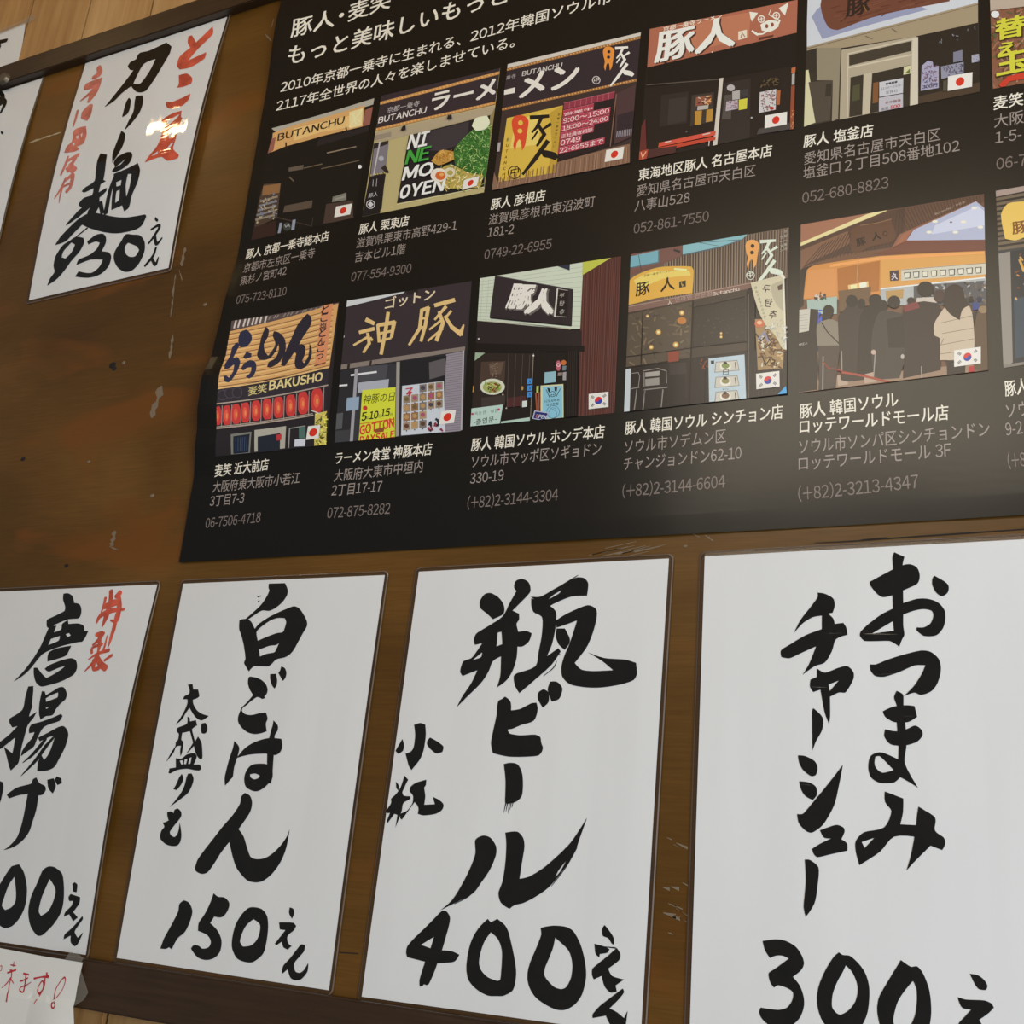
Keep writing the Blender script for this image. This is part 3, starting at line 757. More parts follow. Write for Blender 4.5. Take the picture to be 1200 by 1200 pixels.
# --- handwritten note hung over the bottom rail
top = W((97, 1128)); 
def nlift(x, z):
    return 0.018 + 0.0035 * max(0, math.sin((x + 1.2) * 42)) * min(1, max(0, (-0.13 - z) / 0.06)) + (0.001 if z < -.158 else 0)
npx = [(-70, 1101), (-30, 1106.5), (0, 1111), (50, 1120.5), (97, 1128), (91, 1155), (86, 1180), (87, 1205), (92, 1240), (-60, 1230)]
NX = [U(p, nlift) for p in npx]
nt_ = tag(empty('handwritten_note', (U((90, 1180), nlift).x, -0.018, Z0 - 0.2)), 'white note in thin red pen taped over the bottom rail in the lower left corner', 'note')
a = Art(nlift, 0.0); a.loops([NX]); a.build('paper', NOTE, nt_, [(0, -1.4, -.9, .006), (1, -.4, .1, .008)])
a = Art(nlift, 0.0003)
ink(a, '''
S 180 295 8 175 350 14
S 140 335 10 200 345 12
S 130 400 10 165 410 12
S 100 435 16 205 400 16
S 150 400 14 150 480 12 120 600 10 85 800 18
S 140 500 14 90 570 10 25 630 6
S 140 510 12 175 570 8
S 305 445 16 370 460 14
S 265 545 14 330 520 14 360 500 10
S 335 455 16 325 560 16 300 680 16 255 660 14 270 620 10 330 600 10 400 555 6
S 440 510 18 530 490 12 620 485 28
S 600 440 20 605 480 16
S 580 500 14 565 620 12 510 700 20 485 670 14 500 600 10 545 540 14 560 590 13 545 660 12 490 760 12 440 825 8
S 720 760 10 800 650 8 835 550 10 830 495 16 780 540 10 715 650 9 695 760 14
S 700 770 25 660 850 14 680 890 16 705 850 12 690 790 14
S 0 360 4 25 345 8 20 400 8 0 415 5
''', 0, 1100, 10.909, jit=0.08)
o = a.build('note_lettering', PEN, nt_, [(0, -1.4, -.9, .006)]); o['label'] = 'thin red pen handwriting'
for tp in ([(95, 1137), (103.5, 1163), (98, 1172), (87, 1179)], [(76, 1124), (82, 1115.5), (92, 1118), (98, 1123), (95, 1128)]):
    lf2 = lambda x, z: 0.0195
    a = Art(lf2, 0.0); a.loops([[U(p, lf2) for p in tp]]); a.build('tape', TAPE, nt_)

# --- the pendant lamp over the room whose bulbs glint in the curry sheet
q = W((186, 151)); cw = Vector((q.x, 0, q.y)); dr = (cw - Vector((0, -1, 0))).normalized(); dr.y *= -1
lp = cw + dr * 1.05 + Vector((0, 0, Z0))
lamp = tag(empty('pendant_lamp', lp), 'pendant lamp with a row of warm bulbs, seen only as glints in the curry sheet', 'lamp')
m, nt, b = newmat('warm_bulb_glow'); b.inputs['Emission Color'].default_value = (1, .72, .36, 1); b.inputs['Emission Strength'].default_value = 26; b.inputs['Base Color'].default_value = (1, .8, .5, 1); BULB = m
link('bar', box_mesh('bar', lp.x - .13, lp.x + .13, lp.y - .012, lp.y + .012, lp.z + .035, lp.z + .05, .002), KNOB, lamp)
link('cord', box_mesh('cord', lp.x - .004, lp.x + .004, lp.y - .004, lp.y + .004, lp.z + .05, 3.2), DARK, lamp)
for k_ in range(7):
    bm = bmesh.new(); bmesh.ops.create_uvsphere(bm, u_segments=12, v_segments=8, radius=1)
    for v in bm.verts: v.co = Vector((lp.x - .04 + k_ * .021 + v.co.x * .008, lp.y + v.co.y * .008, lp.z + .01 + v.co.z * (.018 if k_ % 2 else .026)))
    me = bpy.data.meshes.new('bulb'); bm.to_mesh(me); bm.free(); link('bulb', me, BULB, lamp)
# ------------------------------------------------------------------ the poster
XL = -0.973
CURL = [(.30, .0), (.343, .0), (.44, .003), (.50, .013), (.546, .021), (.575, .023), (.618, .013), (.677, .010), (.768, .001), (.868, .004), (1.009, .006), (1.141, .013), (1.2, .010), (1.5, .010)]
def curl(z):
    if z <= CURL[0][0]: return 0.0
    for i in range(len(CURL) - 1):
        a_, b_ = CURL[i], CURL[i + 1]
        if z <= b_[0]:
            t = (z - a_[0]) / (b_[0] - a_[0]); t = t * t * (3 - 2 * t); return a_[1] * (1 - t) + b_[1] * t
    return .01
def plift0(x, z):
    d = max(0.0, x - XL)
    return 0.0015 + curl(z) * math.exp(-(d / 0.075) ** 1.5) * max(0.0, min(1.0, (0.29 - d) / 0.06)) + 0.0008 * (1 + math.sin(x * 13 + 1)) * max(0.0, min(1.0, (0.46 - z) / .1))
PT = 1.50; PBm = 0.340; PR = 0.42
_pl = {}
def _node(i, j):
    if (i, j) not in _pl: _pl[(i, j)] = plift0(XL + .01 * i, PBm + .01 * j)
    return _pl[(i, j)]
def plift(x, z):          # the same facets as the poster's own mesh
    if x > -.673: return plift0(x, z)
    u = (x - XL) / .01; v = (z - PBm) / .01; i = math.floor(u); j = math.floor(v); u -= i; v -= j
    if u + v <= 1: a_ = _node(i, j); return a_ + u * (_node(i + 1, j) - a_) + v * (_node(i, j + 1) - a_)
    d_ = _node(i + 1, j + 1); return d_ + (1 - u) * (_node(i, j + 1) - d_) + (1 - v) * (_node(i + 1, j) - d_)
root = tag(empty('shop_poster', (-0.3, 0, Z0 + PBm)), 'big black glossy poster of ramen shop branches with rows of photos and addresses', 'poster')
xs = [XL + .01 * i for i in range(31)]
while xs[-1] < PR: xs.append(xs[-1] + .04)
zs = [PBm + .01 * i for i in range(117)]
V = []; Fc = []; nx = len(xs)
for th in (0, .0004):
    for z in zs:
        for x in xs: V.append((x, -plift(x, z) - .0002 + th, z + Z0))
n1 = nx * len(zs)
for j in range(len(zs) - 1):
    for i in range(nx - 1):
        a_ = j * nx + i; Fc += [(a_, a_ + 1, a_ + nx), (a_ + 1, a_ + nx + 1, a_ + nx)]; Fc.append((n1 + a_, n1 + a_ + nx, n1 + a_ + nx + 1, n1 + a_ + 1))
for j in range(len(zs) - 1):
    for i in (0, nx - 1): Fc.append((j * nx + i, (j + 1) * nx + i, n1 + (j + 1) * nx + i, n1 + j * nx + i))
for i in range(nx - 1):
    for j in (0, len(zs) - 1): Fc.append((j * nx + i, j * nx + i + 1, n1 + j * nx + i + 1, n1 + j * nx + i))
me = bpy.data.meshes.new('paper'); me.from_pydata(V, [], Fc); bm = bmesh.new(); bm.from_mesh(me); bmesh.ops.recalc_face_normals(bm, faces=bm.faces[:]); bm.to_mesh(me); bm.free()
link('paper', me, POSTER, root)
PG = [(0, XL, -.6735, .01), (0, -.673, .5, .04), (1, .34, 1.5, .01)]
PGD = PG + [(2, XL + .34, .3, .01)]
def pr(base=.0003, step=6e-6): return Art(plift, base, step)
K = 1.22       # print colours are read off the photo; this turns them back into reflectance
TW = hexc('#dcd6c8', K); TG = hexc('#958a84', K); TD = hexc('#796d68', K)
# headline
a = pr()
put_text(a, '豚人・麦笑', (341, 42.7), (457, 7.5), TW, .018)
put_text(a, 'もっと美味しいもっと', (337, 75), (594, 2), TW, .02)
a.build('headline', PRINT, root, PG)
a = pr()
put_text(a, '2010年京都一乗寺に生まれる、2012年韓国ソウル市で', (328.5, 108), (735, -3), TW, .014)
put_text(a, '2117年全世界の人々を楽しませている。', (323.5, 130), (603, 54), TW, .014)
a.build('introduction', PRINT, root, PG)
# captions under the pictures: (x0, y0, scale, name lines, address lines, phone)
EA = 0.0133
def caption(s, names, adrs, phone, tel):
    x0, y0, k = s; a = pr()
    def P(q): return (x0 + q[0] / k, y0 + q[1] / k)
    for t, p, q in names: put_text(a, t, P(p), P(q), TW, .020, em=.0168)
    for t, p, q in adrs: put_text(a, t, P(p), P(q), TG, 0.002, em=.0165)
    for t, p, q in phone: put_text(a, t, P(p), P(q), TD, 0.004, em=.0172)
    a.build('caption', PRINT, root, PG)
caption((270, 100, 4.444), [('豚人 京都一乗寺総本店', (80, 903), (510, 806))], [('京都市左京区一乗寺', (65, 974), (438, 892)), ('東杉ノ宮町42', (50, 1040), (290, 985))], [('075-723-8110', (28, 1140), (290, 1092))], 0)
caption((0, 0, 1), [('豚人 栗東店', (420.5, 274), (478.5, 263.5))], [('滋賀県栗東市高野429-1', (417.5, 290.5), (535, 269)), ('吉本ビル1階', (415.5, 307), (474.6, 296.5))], [('077-554-9300', (411, 330), (481.4, 319.5))], 0)
caption((570, 30, 4.2857), [('豚人 彦根店', (22, 922), (293, 875))], [('滋賀県彦根市東沼波町', (10, 1000), (543, 905)), ('181-2', (5, 1062), (135, 1045))], [('0749-22-6955', (-12, 1176), (326, 1119))], 0)
caption((740, 0, 4.2857), [('東海地区豚人 名古屋本店', (35, 905), (705, 780))], [('愛知県名古屋市天白区', (25, 985), (622, 880)), ('八事山528', (15, 1060), (292, 1015))], [('052-861-7550', (10, 1175), (388, 1110))], 0)
caption((930, 0, 4.444), [('豚人 塩釜店', (52, 765), (413, 705))], [('愛知県名古屋市天白区', (55, 855), (765, 725)), ('塩釜口２丁目508番地102', (50, 930), (865, 785))], [('052-680-8823', (45, 1060), (495, 978))], 0)
caption((0, 0, 1), [('麦笑', (1164.5, 128), (1199, 122))], [('大阪', (1165, 149), (1200, 143)), ('1-5-', (1166.5, 168), (1197, 163.5))], [('06-7', (1167.5, 199), (1203, 194))], 0)
caption((230, 340, 4.1379), [('麦笑 近大前店', (90, 902), (348, 868))], [('大阪府東大阪市小若江', (78, 978), (500, 933)), ('3丁目7-3', (65, 1047), (230, 1030))], [('06-7506-4718', (43, 1155), (310, 1125))], 0)
caption((380, 320, 4), [('ラーメン食堂 神豚本店', (50, 893), (502, 848))], [('大阪府大東市中垣内', (45, 975), (460, 928)), ('2丁目17-17', (33, 1043), (268, 1022))], [('072-875-8282', (12, 1150), (307, 1128))], 0)
caption((520, 280, 2.857), [('豚人 韓国ソウル ホンデ本店', (92, 708), (537, 663))], [('ソウル市マッポ区ソギョドン', (92, 765), (527, 720)), ('330-19', (88, 820), (200, 808))], [('(+82)2-3144-3304', (78, 903), (382, 875))], 0)
caption((520, 280, 2.857), [('豚人 韓国ソウル シンチョン店', (607, 653), (1135, 598))], [('ソウル市ソデムン区', (605, 716), (945, 678)), ('チャンジョンドン62-10', (602, 773), (997, 735))], [('(+82)2-3144-6604', (598, 865), (942, 832))], 0)
caption((900, 220, 3), [('豚人 韓国ソウル', (112, 808), (458, 765)), ('ロッテワールドモール店', (112, 862), (635, 812))], [('ソウル市ソンパ区シンチョンドン', (110, 933), (780, 870)), ('ロッテワールドモール 3F', (108, 992), (645, 943))], [('(+82)2-3213-4347', (107, 1100), (530, 1055))], 0)
caption((900, 220, 3), [('豚人', (835, 730), (915, 719))], [('ソウ', (840, 808), (917, 798)), ('9-2', (838, 872), (897, 864))], [('(+8', (845, 985), (908, 978))], 0)

# pictures
class Pic:
    def __init__(s, fr, quad, base, label):
        s.x0, s.y0, s.k = fr; s.a = pr(.0004, 4e-6); s.label = label
        s.q = [s.P(*p) for p in quad]; s.a.loops([[(p.x, p.y) for p in s.q]], hexc(base, K)); s.rng = random.Random(quad[0][0])
    def P(s, x, y): return U((s.x0 + x / s.k, s.y0 + y / s.k), plift)
    def O(s, col, t, sm=False):
        v = nums(t); pts = [Vector(p) for p in zip(v[::2], v[1::2])]
        if sm: pts = smooth_loop(pts, 3)
        q = clip_poly([s.P(p.x, p.y) for p in pts], s.q)
        if len(q) > 2: s.a.loops([[(p.x, p.y) for p in q]], hexc(col, K))
    def E(s, col, x, y, rx, ry=None, n=14):
        ry = ry or rx
        s.O(col, ' '.join('%f %f' % (x + rx * math.cos(6.2832 * i / n), y + ry * math.sin(6.2832 * i / n)) for i in range(n)))
    def ring(s, col, x, y, r, w, inner):
        s.E(col, x, y, r); s.E(inner, x, y, r - w)
    def S(s, col, t):
        v = nums(t)
        for i in range(0, len(v) - 3, 3):
            x1, y1, w1, x2, y2, w2 = v[i], v[i + 1], v[i + 2], v[i + 3], v[i + 4], v[i + 5] if i + 5 < len(v) else v[i + 2]
            d = Vector((x2 - x1, y2 - y1)); d = d.normalized() if d.length else Vector((1, 0)); n = Vector((-d.y, d.x))
            A = Vector((x1, y1)) - d * w1 * .3; B = Vector((x2, y2)) + d * w2 * .3
            pts = [A + n * w1 / 2, B + n * w2 / 2, B - n * w2 / 2, A - n * w1 / 2]
            s.O(col, ' '.join('%f %f' % (p.x, p.y) for p in pts))
    def L(s, col, t):
        v = t.split()
        for i in range(0, len(v) - 5, 6): s.S(col, ' '.join(v[i:i + 6]))
    def T(s, col, txt, p, q, bold=0, ky=1, shear=0): put_text(s.a, txt, (s.x0 + p[0] / s.k, s.y0 + p[1] / s.k), (s.x0 + q[0] / s.k, s.y0 + q[1] / s.k), hexc(col, K), bold, ky, shear=shear, clip=s.q)
    def lines(s, col, p0, p1, q0, q1, n, w, jit=0.0):
        for i in range(n):
            t = (i + .5 + s.rng.uniform(-jit, jit)) / n
            s.S(col, '%f %f %f %f %f %f' % (p0[0] + (p1[0] - p0[0]) * t, p0[1] + (p1[1] - p0[1]) * t, w, q0[0] + (q1[0] - q0[0]) * t, q0[1] + (q1[1] - q0[1]) * t, w))
    def specks(s, cols, poly, n, w, ln, ang=0, spread=3.1):
        v = nums(poly); pts = [Vector(p) for p in zip(v[::2], v[1::2])]; x0 = min(p.x for p in pts); x1 = max(p.x for p in pts); y0 = min(p.y for p in pts); y1 = max(p.y for p in pts)
        def inside(x, y):
            c = False
            for i in range(len(pts)):
                a_, b_ = pts[i - 1], pts[i]
                if (a_.y > y) != (b_.y > y) and x < (b_.x - a_.x) * (y - a_.y) / (b_.y - a_.y) + a_.x: c = not c
            return c
        k = 0
        while k < n:
            x, y = s.rng.uniform(x0, x1), s.rng.uniform(y0, y1)
            if not inside(x, y): continue
            g = ang + s.rng.uniform(-spread, spread) / 2; l = ln * s.rng.uniform(.4, 1); k += 1
            s.S(s.rng.choice(cols), '%f %f %f %f %f %f' % (x, y, w, x + l * math.cos(g), y + l * math.sin(g), w * .6))
    def done(s, flag=None, kind='jp'):
        o = s.a.build('photo_print', PRINT, root, PGD); o['label'] = s.label
        if flag:
            a = pr(.0004 + (s.a.n + 12) * 4e-6, 4e-6); v = nums(flag); pts = [Vector(p) for p in zip(v[::2], v[1::2])]
            A, B, D = pts[0], pts[1], pts[3]
            def Q(u, w): return s.P(*(A + (B - A) * u + (D - A) * w))
            def poly(uv, col): a.loops([[tuple(Q(*p)) for p in uv]], hexc(col, K))
            poly([(0, 0), (1, 0), (1, 1), (0, 1)], '#dcd8d2')
            asp = (B - A).length / (D - A).length
            r = .30 if kind == 'jp' else .25
            def circ(cu, cv, r, col, a0=0, a1=6.2832, n=20):
                poly([(cu + r * math.cos(a0 + (a1 - a0) * i / n) / asp, cv + r * math.sin(a0 + (a1 - a0) * i / n)) for i in range(n + (0 if a1 - a0 > 6 else 1))], col)
            if kind == 'jp': circ(.5, .5, r, '#c9301f')
            else:
                t = .5
                circ(.5, .5, r, '#c8302c'); circ(.5, .5, r, '#2b3f9a', t - .1, t + 3.04)
                circ(.5 - r / 2 * math.cos(t) / asp, .5 - r / 2 * math.sin(t), r / 2, '#c8302c'); circ(.5 + r / 2 * math.cos(t) / asp, .5 + r / 2 * math.sin(t), r / 2, '#2b3f9a')
                for cu, cv, g in ((.2, .24, -.9), (.8, .24, .9), (.2, .76, .9), (.8, .76, -.9)):
                    for k2 in (-1, 0, 1):
                        dx, dy = math.cos(g + 0.0), math.sin(g); ox, oy = -dy * k2 * .075, dx * k2 * .075
                        e = .085; w = .02
                        pp = [(-dx * e + dy * w, -dy * e - dx * w), (dx * e + dy * w, dy * e - dx * w), (dx * e - dy * w, dy * e + dx * w), (-dx * e - dy * w, -dy * e + dx * w)]
                        poly([(cu + (p[0] + ox) / asp, cv + p[1] + oy) for p in pp], '#2a2a2a')
            f = a.build('flag', PRINT, o, PGD)
PICS = 1
# 1
p = Pic((270, 100, 4.444), [(215, 225), (750, 68), (650, 690), (105, 810)], '#15120f', 'night picture of a cream lettered shop sign')
p.O('#a9a498', '215 225 750 68 746 100 240 246')
p.O('#cda066', '222 250 340 205 480 170 700 105 690 215 490 262 290 318 212 350')
p.O('#dcb878', '330 225 460 195 620 160 640 215 470 245 330 290'); p.O('#e3cf9a', '620 140 690 120 685 210 620 225')
p.O('#8f5a4e', '702 130 748 110 742 202 692 215'); p.O('#8f5a4e', '215 280 238 270 225 340 195 357')
p.L('#e8d9a8', '640 150 10 655 205 8 620 215 6 685 130 8 640 170 7 680 190 6')
p.T('#2a1d10', 'BUTANCHU', (246, 290), (592, 198), .03, .8)
p.O('#241f20', '460 280 730 212 722 238 450 320'); p.L('#201a16', '290 300 8 292 325 8 603 222 8 606 238 8')
p.L('#8a7a68', '505 353 6 655 320 5'); p.O('#5f5448', '305 430 382 415 380 438 305 450'); p.L('#6a5a48', '385 432 5 480 410 5 475 435 5 670 393 4 310 480 8 330 500 6')
p.E('#e8e4da', 675, 425, 10)
p.O('#4a3a2e', '175 515 265 510 245 690 125 745 150 600'); p.O('#8a6440', '172 525 262 512 256 560 166 575')
for i in range(5): p.S('#7a7a80' if i % 2 else '#8a7f70', '%f %f 10 %f %f 10' % (158 - i * 6, 605 + i * 24, 245 - i * 4, 580 + i * 24))
p.specks(['#9a8a70', '#6a7a9a', '#b5a88a'], '160 580 250 565 240 690 135 720', 40, 6, 14)
p.O('#57493f', '285 628 430 600 425 640 275 665'); p.O('#33201c', '110 808 125 740 240 705 235 785'); p.L('#463a34', '250 690 5 425 735 3 432 690 3 425 735 3')
p.O('#453630', '500 620 640 600 642 700 485 722'); p.O('#77756a', '535 582 605 560 606 598 530 610'); p.O('#8d8a82', '545 590 600 575 600 585 545 600')
p.O('#8a90a0', '258 718 272 716 262 770 248 772'); p.O('#8a90a0', '325 703 342 700 335 752 318 757'); p.E('#3a3f3a', 297, 737, 22); p.S('#9a9aa0', '285 728 5 290 740 4 305 725 5 310 738 4')
p.done('552 633 635 617 628 675 542 690')
# 2
p = Pic((420, 80, 4.6167), [(125, 150), (768, 0), (680, 672), (20, 805)], '#b3a676', 'picture of a cream shop front with a green vegetable ramen panel')
p.O('#33292e', '120 150 768 -5 740 198 95 342'); p.L('#c08a50', '122 190 16 765 25 16 100 332 15 742 188 14')
for i in range(34): t = i / 34; p.E('#e0b070', 124 + 641 * t, 190 - 165 * t, 4); p.E('#dcae6e', 102 + 640 * t, 331 - 143 * t, 4)
p.T('#b8b0b0', '京都一乗寺', (155, 243), (330, 203)); p.T('#d8d0cc', 'BUTANCHU', (108, 300), (366, 242), .03)
p.T('#dcd6ce', 'ラーメ', (395, 228), (738, 148), .05)
p.O('#a99a80', '92 350 735 205 732 250 160 390 95 400'); p.O('#8f8472', '92 365 180 345 178 372 92 392')
p.O('#2a2423', '85 410 165 392 128 760 92 790 20 805 62 590'); p.O('#77727a', '85 440 165 410 148 560 66 590'); p.S('#bab6ba', '118 400 8 85 575 6'); p.E('#a8a8b0', 125, 490, 14); p.S('#2f2620', '140 540 30 160 565 14')
for i in range(7): p.E('#c9b35a', 70 + i * 12, 580 - i * 2, 3.5)
p.O('#1d191b', '62 592 150 575 118 790 20 805'); p.T('#b8b8bc', '豚人', (55, 702), (106, 690)); p.ring('#c8c8cc', 68, 738, 24, 4, '#1d191b'); p.O('#c8c8cc', '68 722 84 738 68 754 52 738'); p.L('#c8c8cc', '82 605 2 80 640 2 102 600 2 98 640 2')
p.O('#211d20', '275 365 715 256 680 642 210 733'); p.O('#3a3338', '300 365 600 290 590 400 450 450 300 440')
p.O('#8f7e52', '718 256 745 205 700 672 680 640'); p.S('#d8cfa0', '212 738 4 680 645 4')
p.O('#3b6a2e', '515 455 560 390 640 320 715 290 705 590 640 600 545 560', True)
p.specks(['#2f5a26', '#4f8a3a', '#7aa858', '#a8c87a', '#3f7a30'], '520 455 560 390 640 320 712 295 700 580 640 595 550 560', 330, 4, 26)
p.O('#d8dcc0', '618 318 640 275 700 262 716 300 690 335 640 345', True)
p.O('#b09a50', '440 560 500 525 600 570 680 585 665 650 470 655 430 610', True); p.specks(['#d8c878', '#8a7030', '#e4dcaa', '#7a8a3a', '#c8b060'], '440 560 500 525 600 570 680 585 665 650 470 655 430 610', 120, 5, 28)
p.O('#b88a40', '400 508 450 450 520 458 524 500 440 532', True); p.specks(['#d8b060', '#9a6a2c'], '410 505 450 458 515 462 515 500 440 525', 24, 6, 20)
for tx, y, y2, x0_, x1_, c in (('NI', 446, 424, 270, 372, '#e6e2dc'), ('NE', 526, 500, 260, 382, '#3f9a3c'), ('MO', 613, 580, 243, 402, '#e6e2dc'), ('0YEN', 714, 668, 226, 462, '#e6e2dc')):
    p.T(c, tx, (x0_, y), (x1_, y2), .05, {'NI': 1.25, 'NE': .95, 'MO': .88, '0YEN': 1.0}[tx], .1)
p.E('#dcd4c8', 442, 585, 46, 38); p.E('#c8622a', 450, 588, 28, 24); p.E('#dba060', 456, 582, 12, 9); p.E('#d0c8b0', 500, 570, 30, 26); p.E('#a89a50', 502, 572, 16, 14)
p.O('#241f22', '245 320 262 315 262 340 235 345'); p.O('#241f22', '490 262 510 258 512 280 485 284')
p.done('578 612 660 590 655 640 565 665')
# 3
p = Pic((570, 30, 4.2857), [(108, 195), (776, 35), (722, 692), (30, 830)], '#3a2d2a', 'picture of a purple sign band, yellow banner and red tiles of opening hours')
p.O('#c9c2b8', '108 195 776 35 775 52 105 222'); p.S('#9a6a3c', '105 222 13 775 60 13')
p.O('#30262c', '102 232 772 70 756 268 85 412'); p.S('#9a6a3c', '82 422 13 752 275 13')
for i in range(44): t = i / 44; p.E('#d8a868', 106 + 669 * t, 222 - 161 * t, 3.5); p.E('#d8a868', 83 + 669 * t, 421 - 146 * t, 3.5)
p.T('#a8a0a0', '乗寺', (100, 274), (148, 262)); p.T('#c8c0bc', 'BUTANCHU', (180, 256), (380, 212), .03)
p.O('#dcd6ce', '92 325 146 312 143 340 90 350'); p.T('#dcd6ce', 'メン', (168, 362), (456, 296), .05, 1.0)
p.ring('#c8c0bc', 553, 276, 21, 4, '#30262c'); p.T('#c8c0bc', '中', (541, 288), (565, 282), .03)
def logo(p, dx, dy, k, c1, c2, hole):
    f = lambda t: ' '.join('%f' % (float(v) * k + (dx if i % 2 == 0 else dy)) for i, v in enumerate(t.split()))
    g = lambda t: ' '.join('%f' % (float(v) * k + (dx if i % 3 == 0 else dy if i % 3 == 1 else 0)) for i, v in enumerate(t.split()))
    p.O(c1, f('5 30 20 5 55 0 78 12 88 32 80 90 70 150 55 175 50 130 42 118 30 135 22 178 12 150 18 110 8 70'), True)
    p.E(hole, dx + 48 * k, dy + 38 * k, 12 * k); p.E(hole, dx + 45 * k, dy + 78 * k, 12 * k)
    p.S(c2, g('100 12 22 185 5 16')); p.S(c2, g('150 15 18 128 60 16 105 85 8')); p.S(c2, g('135 48 16 165 95 20 130 150 12')); p.S(c2, g('195 45 18 150 75 8')); p.S(c2, g('132 80 10 105 120 8')); p.S(c2, g('180 130 22 120 215 22 60 290 12'))
    p.O(c2, f('150 185 165 172 220 185 235 205 220 222 190 212 160 205'), True)
logo(p, 584, 108, .68, '#dc8c3c', '#e0dcd4', '#30262c')
p.O('#cfae48', '105 467 386 403 350 742 58 790'); p.O('#dcc468', '150 470 280 445 260 600 120 620'); p.O('#b8963a', '320 440 386 403 350 742 310 748 330 600')
logo(p, 124, 452, 1.02, '#d04a2c', '#1d1816', '#d8b850')
p.ring('#1d1816', 142, 740, 34, 5, '#cfae48'); p.T('#1d1816', '中', (122, 758), (162, 750), .04)
for i, ch in enumerate('BUTANCHU'): p.T('#3a2c18', ch, (104 - i * 3.6, 583 + i * 29), (116 - i * 3.6, 581 + i * 29), .02)
for i, ch in enumerate('京都一乗寺ラーメン'): p.T('#6a5428', ch, (360 - i * 3.2, 455 + i * 20), (373 - i * 3.2, 452 + i * 20))
p.O('#241a1c', '392 395 650 343 640 600 360 690')
rows = ['■■■■■■■■■', ' 営 業 中  ', '9:00~15:00', '18:00~24:00', '正社員者相談', '0749', '22-6955まで']
wid = [1, .62, .97, .97, .68, .45, .93]
for i, rr in enumerate(rows):
    y = 418 + i * 37.5; x = 392 - i * 4.6; L = 250 * wid[i] if i else 255; sl = -.225
    p.O('#a83a4c' if i else '#8a3444', '%f %f %f %f %f %f %f %f' % (x, y - 26, x + L, y - 26 + sl * L, x + L - 3, y + 7 + sl * L, x - 3, y + 7))
    n = max(2, int(L / 26))
    for k in range(1, n): p.S('#c8707c', '%f %f 1.6 %f %f 1.6' % (x + L * k / n, y - 26 + sl * L * k / n, x + L * k / n - 3, y + 7 + sl * L * k / n))
    p.S('#c8707c', '%f %f 1.6 %f %f 1.6' % (x, y - 26, x + L, y - 26 + sl * L))
    if i: p.T('#e8c8c8', rr.replace(' ', '') if i == 1 else rr, (x + 5, y + 1), (x + L - 8, y + 1 + sl * (L - 10)), .02, .9 if i not in (1,) else .35)
p.O('#4a3436', '655 345 752 300 736 560 645 600'); p.O('#30242a', '660 455 742 430 738 520 655 545'); p.lines('#8a8a96', (655, 535), (735, 522), (652, 565), (733, 552), 9, 4)
p.O('#846450', '60 790 350 742 358 690 640 615 722 598 722 692 30 830 42 740'); p.lines('#6a4c3c', (50, 770), (722, 610), (40, 830), (718, 694), 34, 3, .3); p.lines('#a08068', (55, 775), (722, 610), (45, 828), (718, 694), 20, 3, .4)
p.O('#a8a0a0', '62 592 75 590 70 636 56 638'); p.S('#7a5a48', '655 350 6 625 610 5')
p.done('605 630 695 612 690 672 597 690')
# 4
p = Pic((740, 0, 4.2857), [(92, 147), (835, 0), (818, 650), (38, 808)], '#211a17', 'picture of a brown shop sign over a dark front with a red bench')
p.O('#a5644e', '92 147 835 0 830 165 80 340'); p.O('#b57458', '300 120 600 60 590 190 300 260')
p.T('#e0d4c4', '京都一乗寺ラーメン', (160, 160), (455, 90), .03)
p.T('#4a2c24', '豚人', (128, 308), (523, 221), .05, .98); p.T('#e8e2d8', '豚人', (120, 304), (515, 217), .045, .98)
p.O('#dcd0bc', '537 160 580 150 580 190 537 203'); p.L('#8a5a48', '558 163 4 550 190 4 560 172 4 570 186 4')
for t in ('593 60 636 66 605 110 598 92', '740 42 790 14 772 78 755 62'): p.O('#e4dcd0', t)
for x_, y_ in ((653, 97), (728, 80)): p.ring('#e4dcd0', x_, y_, 19, 5, '#a5644e'); p.S('#e4dcd0', '%f %f 4 %f %f 4' % (x_ - 10, y_, x_ + 10, y_ - 2)); p.S('#e4dcd0', '%f %f 4 %f %f 4' % (x_, y_ - 10, x_, y_ + 10))
p.O('#e4dcd0', '648 125 690 103 735 108 740 135 700 160 655 155', True); p.E('#8a4a3a', 680, 133, 8, 11); p.E('#8a4a3a', 708, 126, 8, 11); p.S('#e4dcd0', '607 158 10 632 174 12 660 172 6 735 125 10 745 105 8 690 75 4 700 50 3')
p.O('#5a3428', '640 190 715 176 712 186 640 204')
p.S('#cfc6b8', '405 262 6 440 325 5'); p.E('#3a2820', 172, 318, 8)
p.O('#16110f', '80 342 830 168 828 330 450 395 75 440'); p.S('#544b44', '78 428 5 440 400 5')
p.O('#2c2623', '150 480 290 460 280 620 140 640'); p.O('#37312d', '190 500 280 488 275 610 182 628')
p.O('#c9c0b4', '443 395 462 392 431 730 409 735')
p.O('#3a332e', '303 480 415 465 412 612 296 636'); p.O('#8a5240', '325 490 403 478 400 522 322 535'); p.O('#b0a8a0', '333 535 388 528 386 548 331 556'); p.O('#b08438', '320 560 355 556 350 626 318 631'); p.O('#b08438', '378 553 411 548 406 610 374 616'); p.specks(['#d8a050', '#3a2018', '#c8b8a0'], '328 492 400 482 398 520 325 532', 22, 6, 12)
p.O('#2e2825', '465 420 600 395 595 720 440 730'); p.O('#4f4845', '470 480 505 475 500 600 455 600')
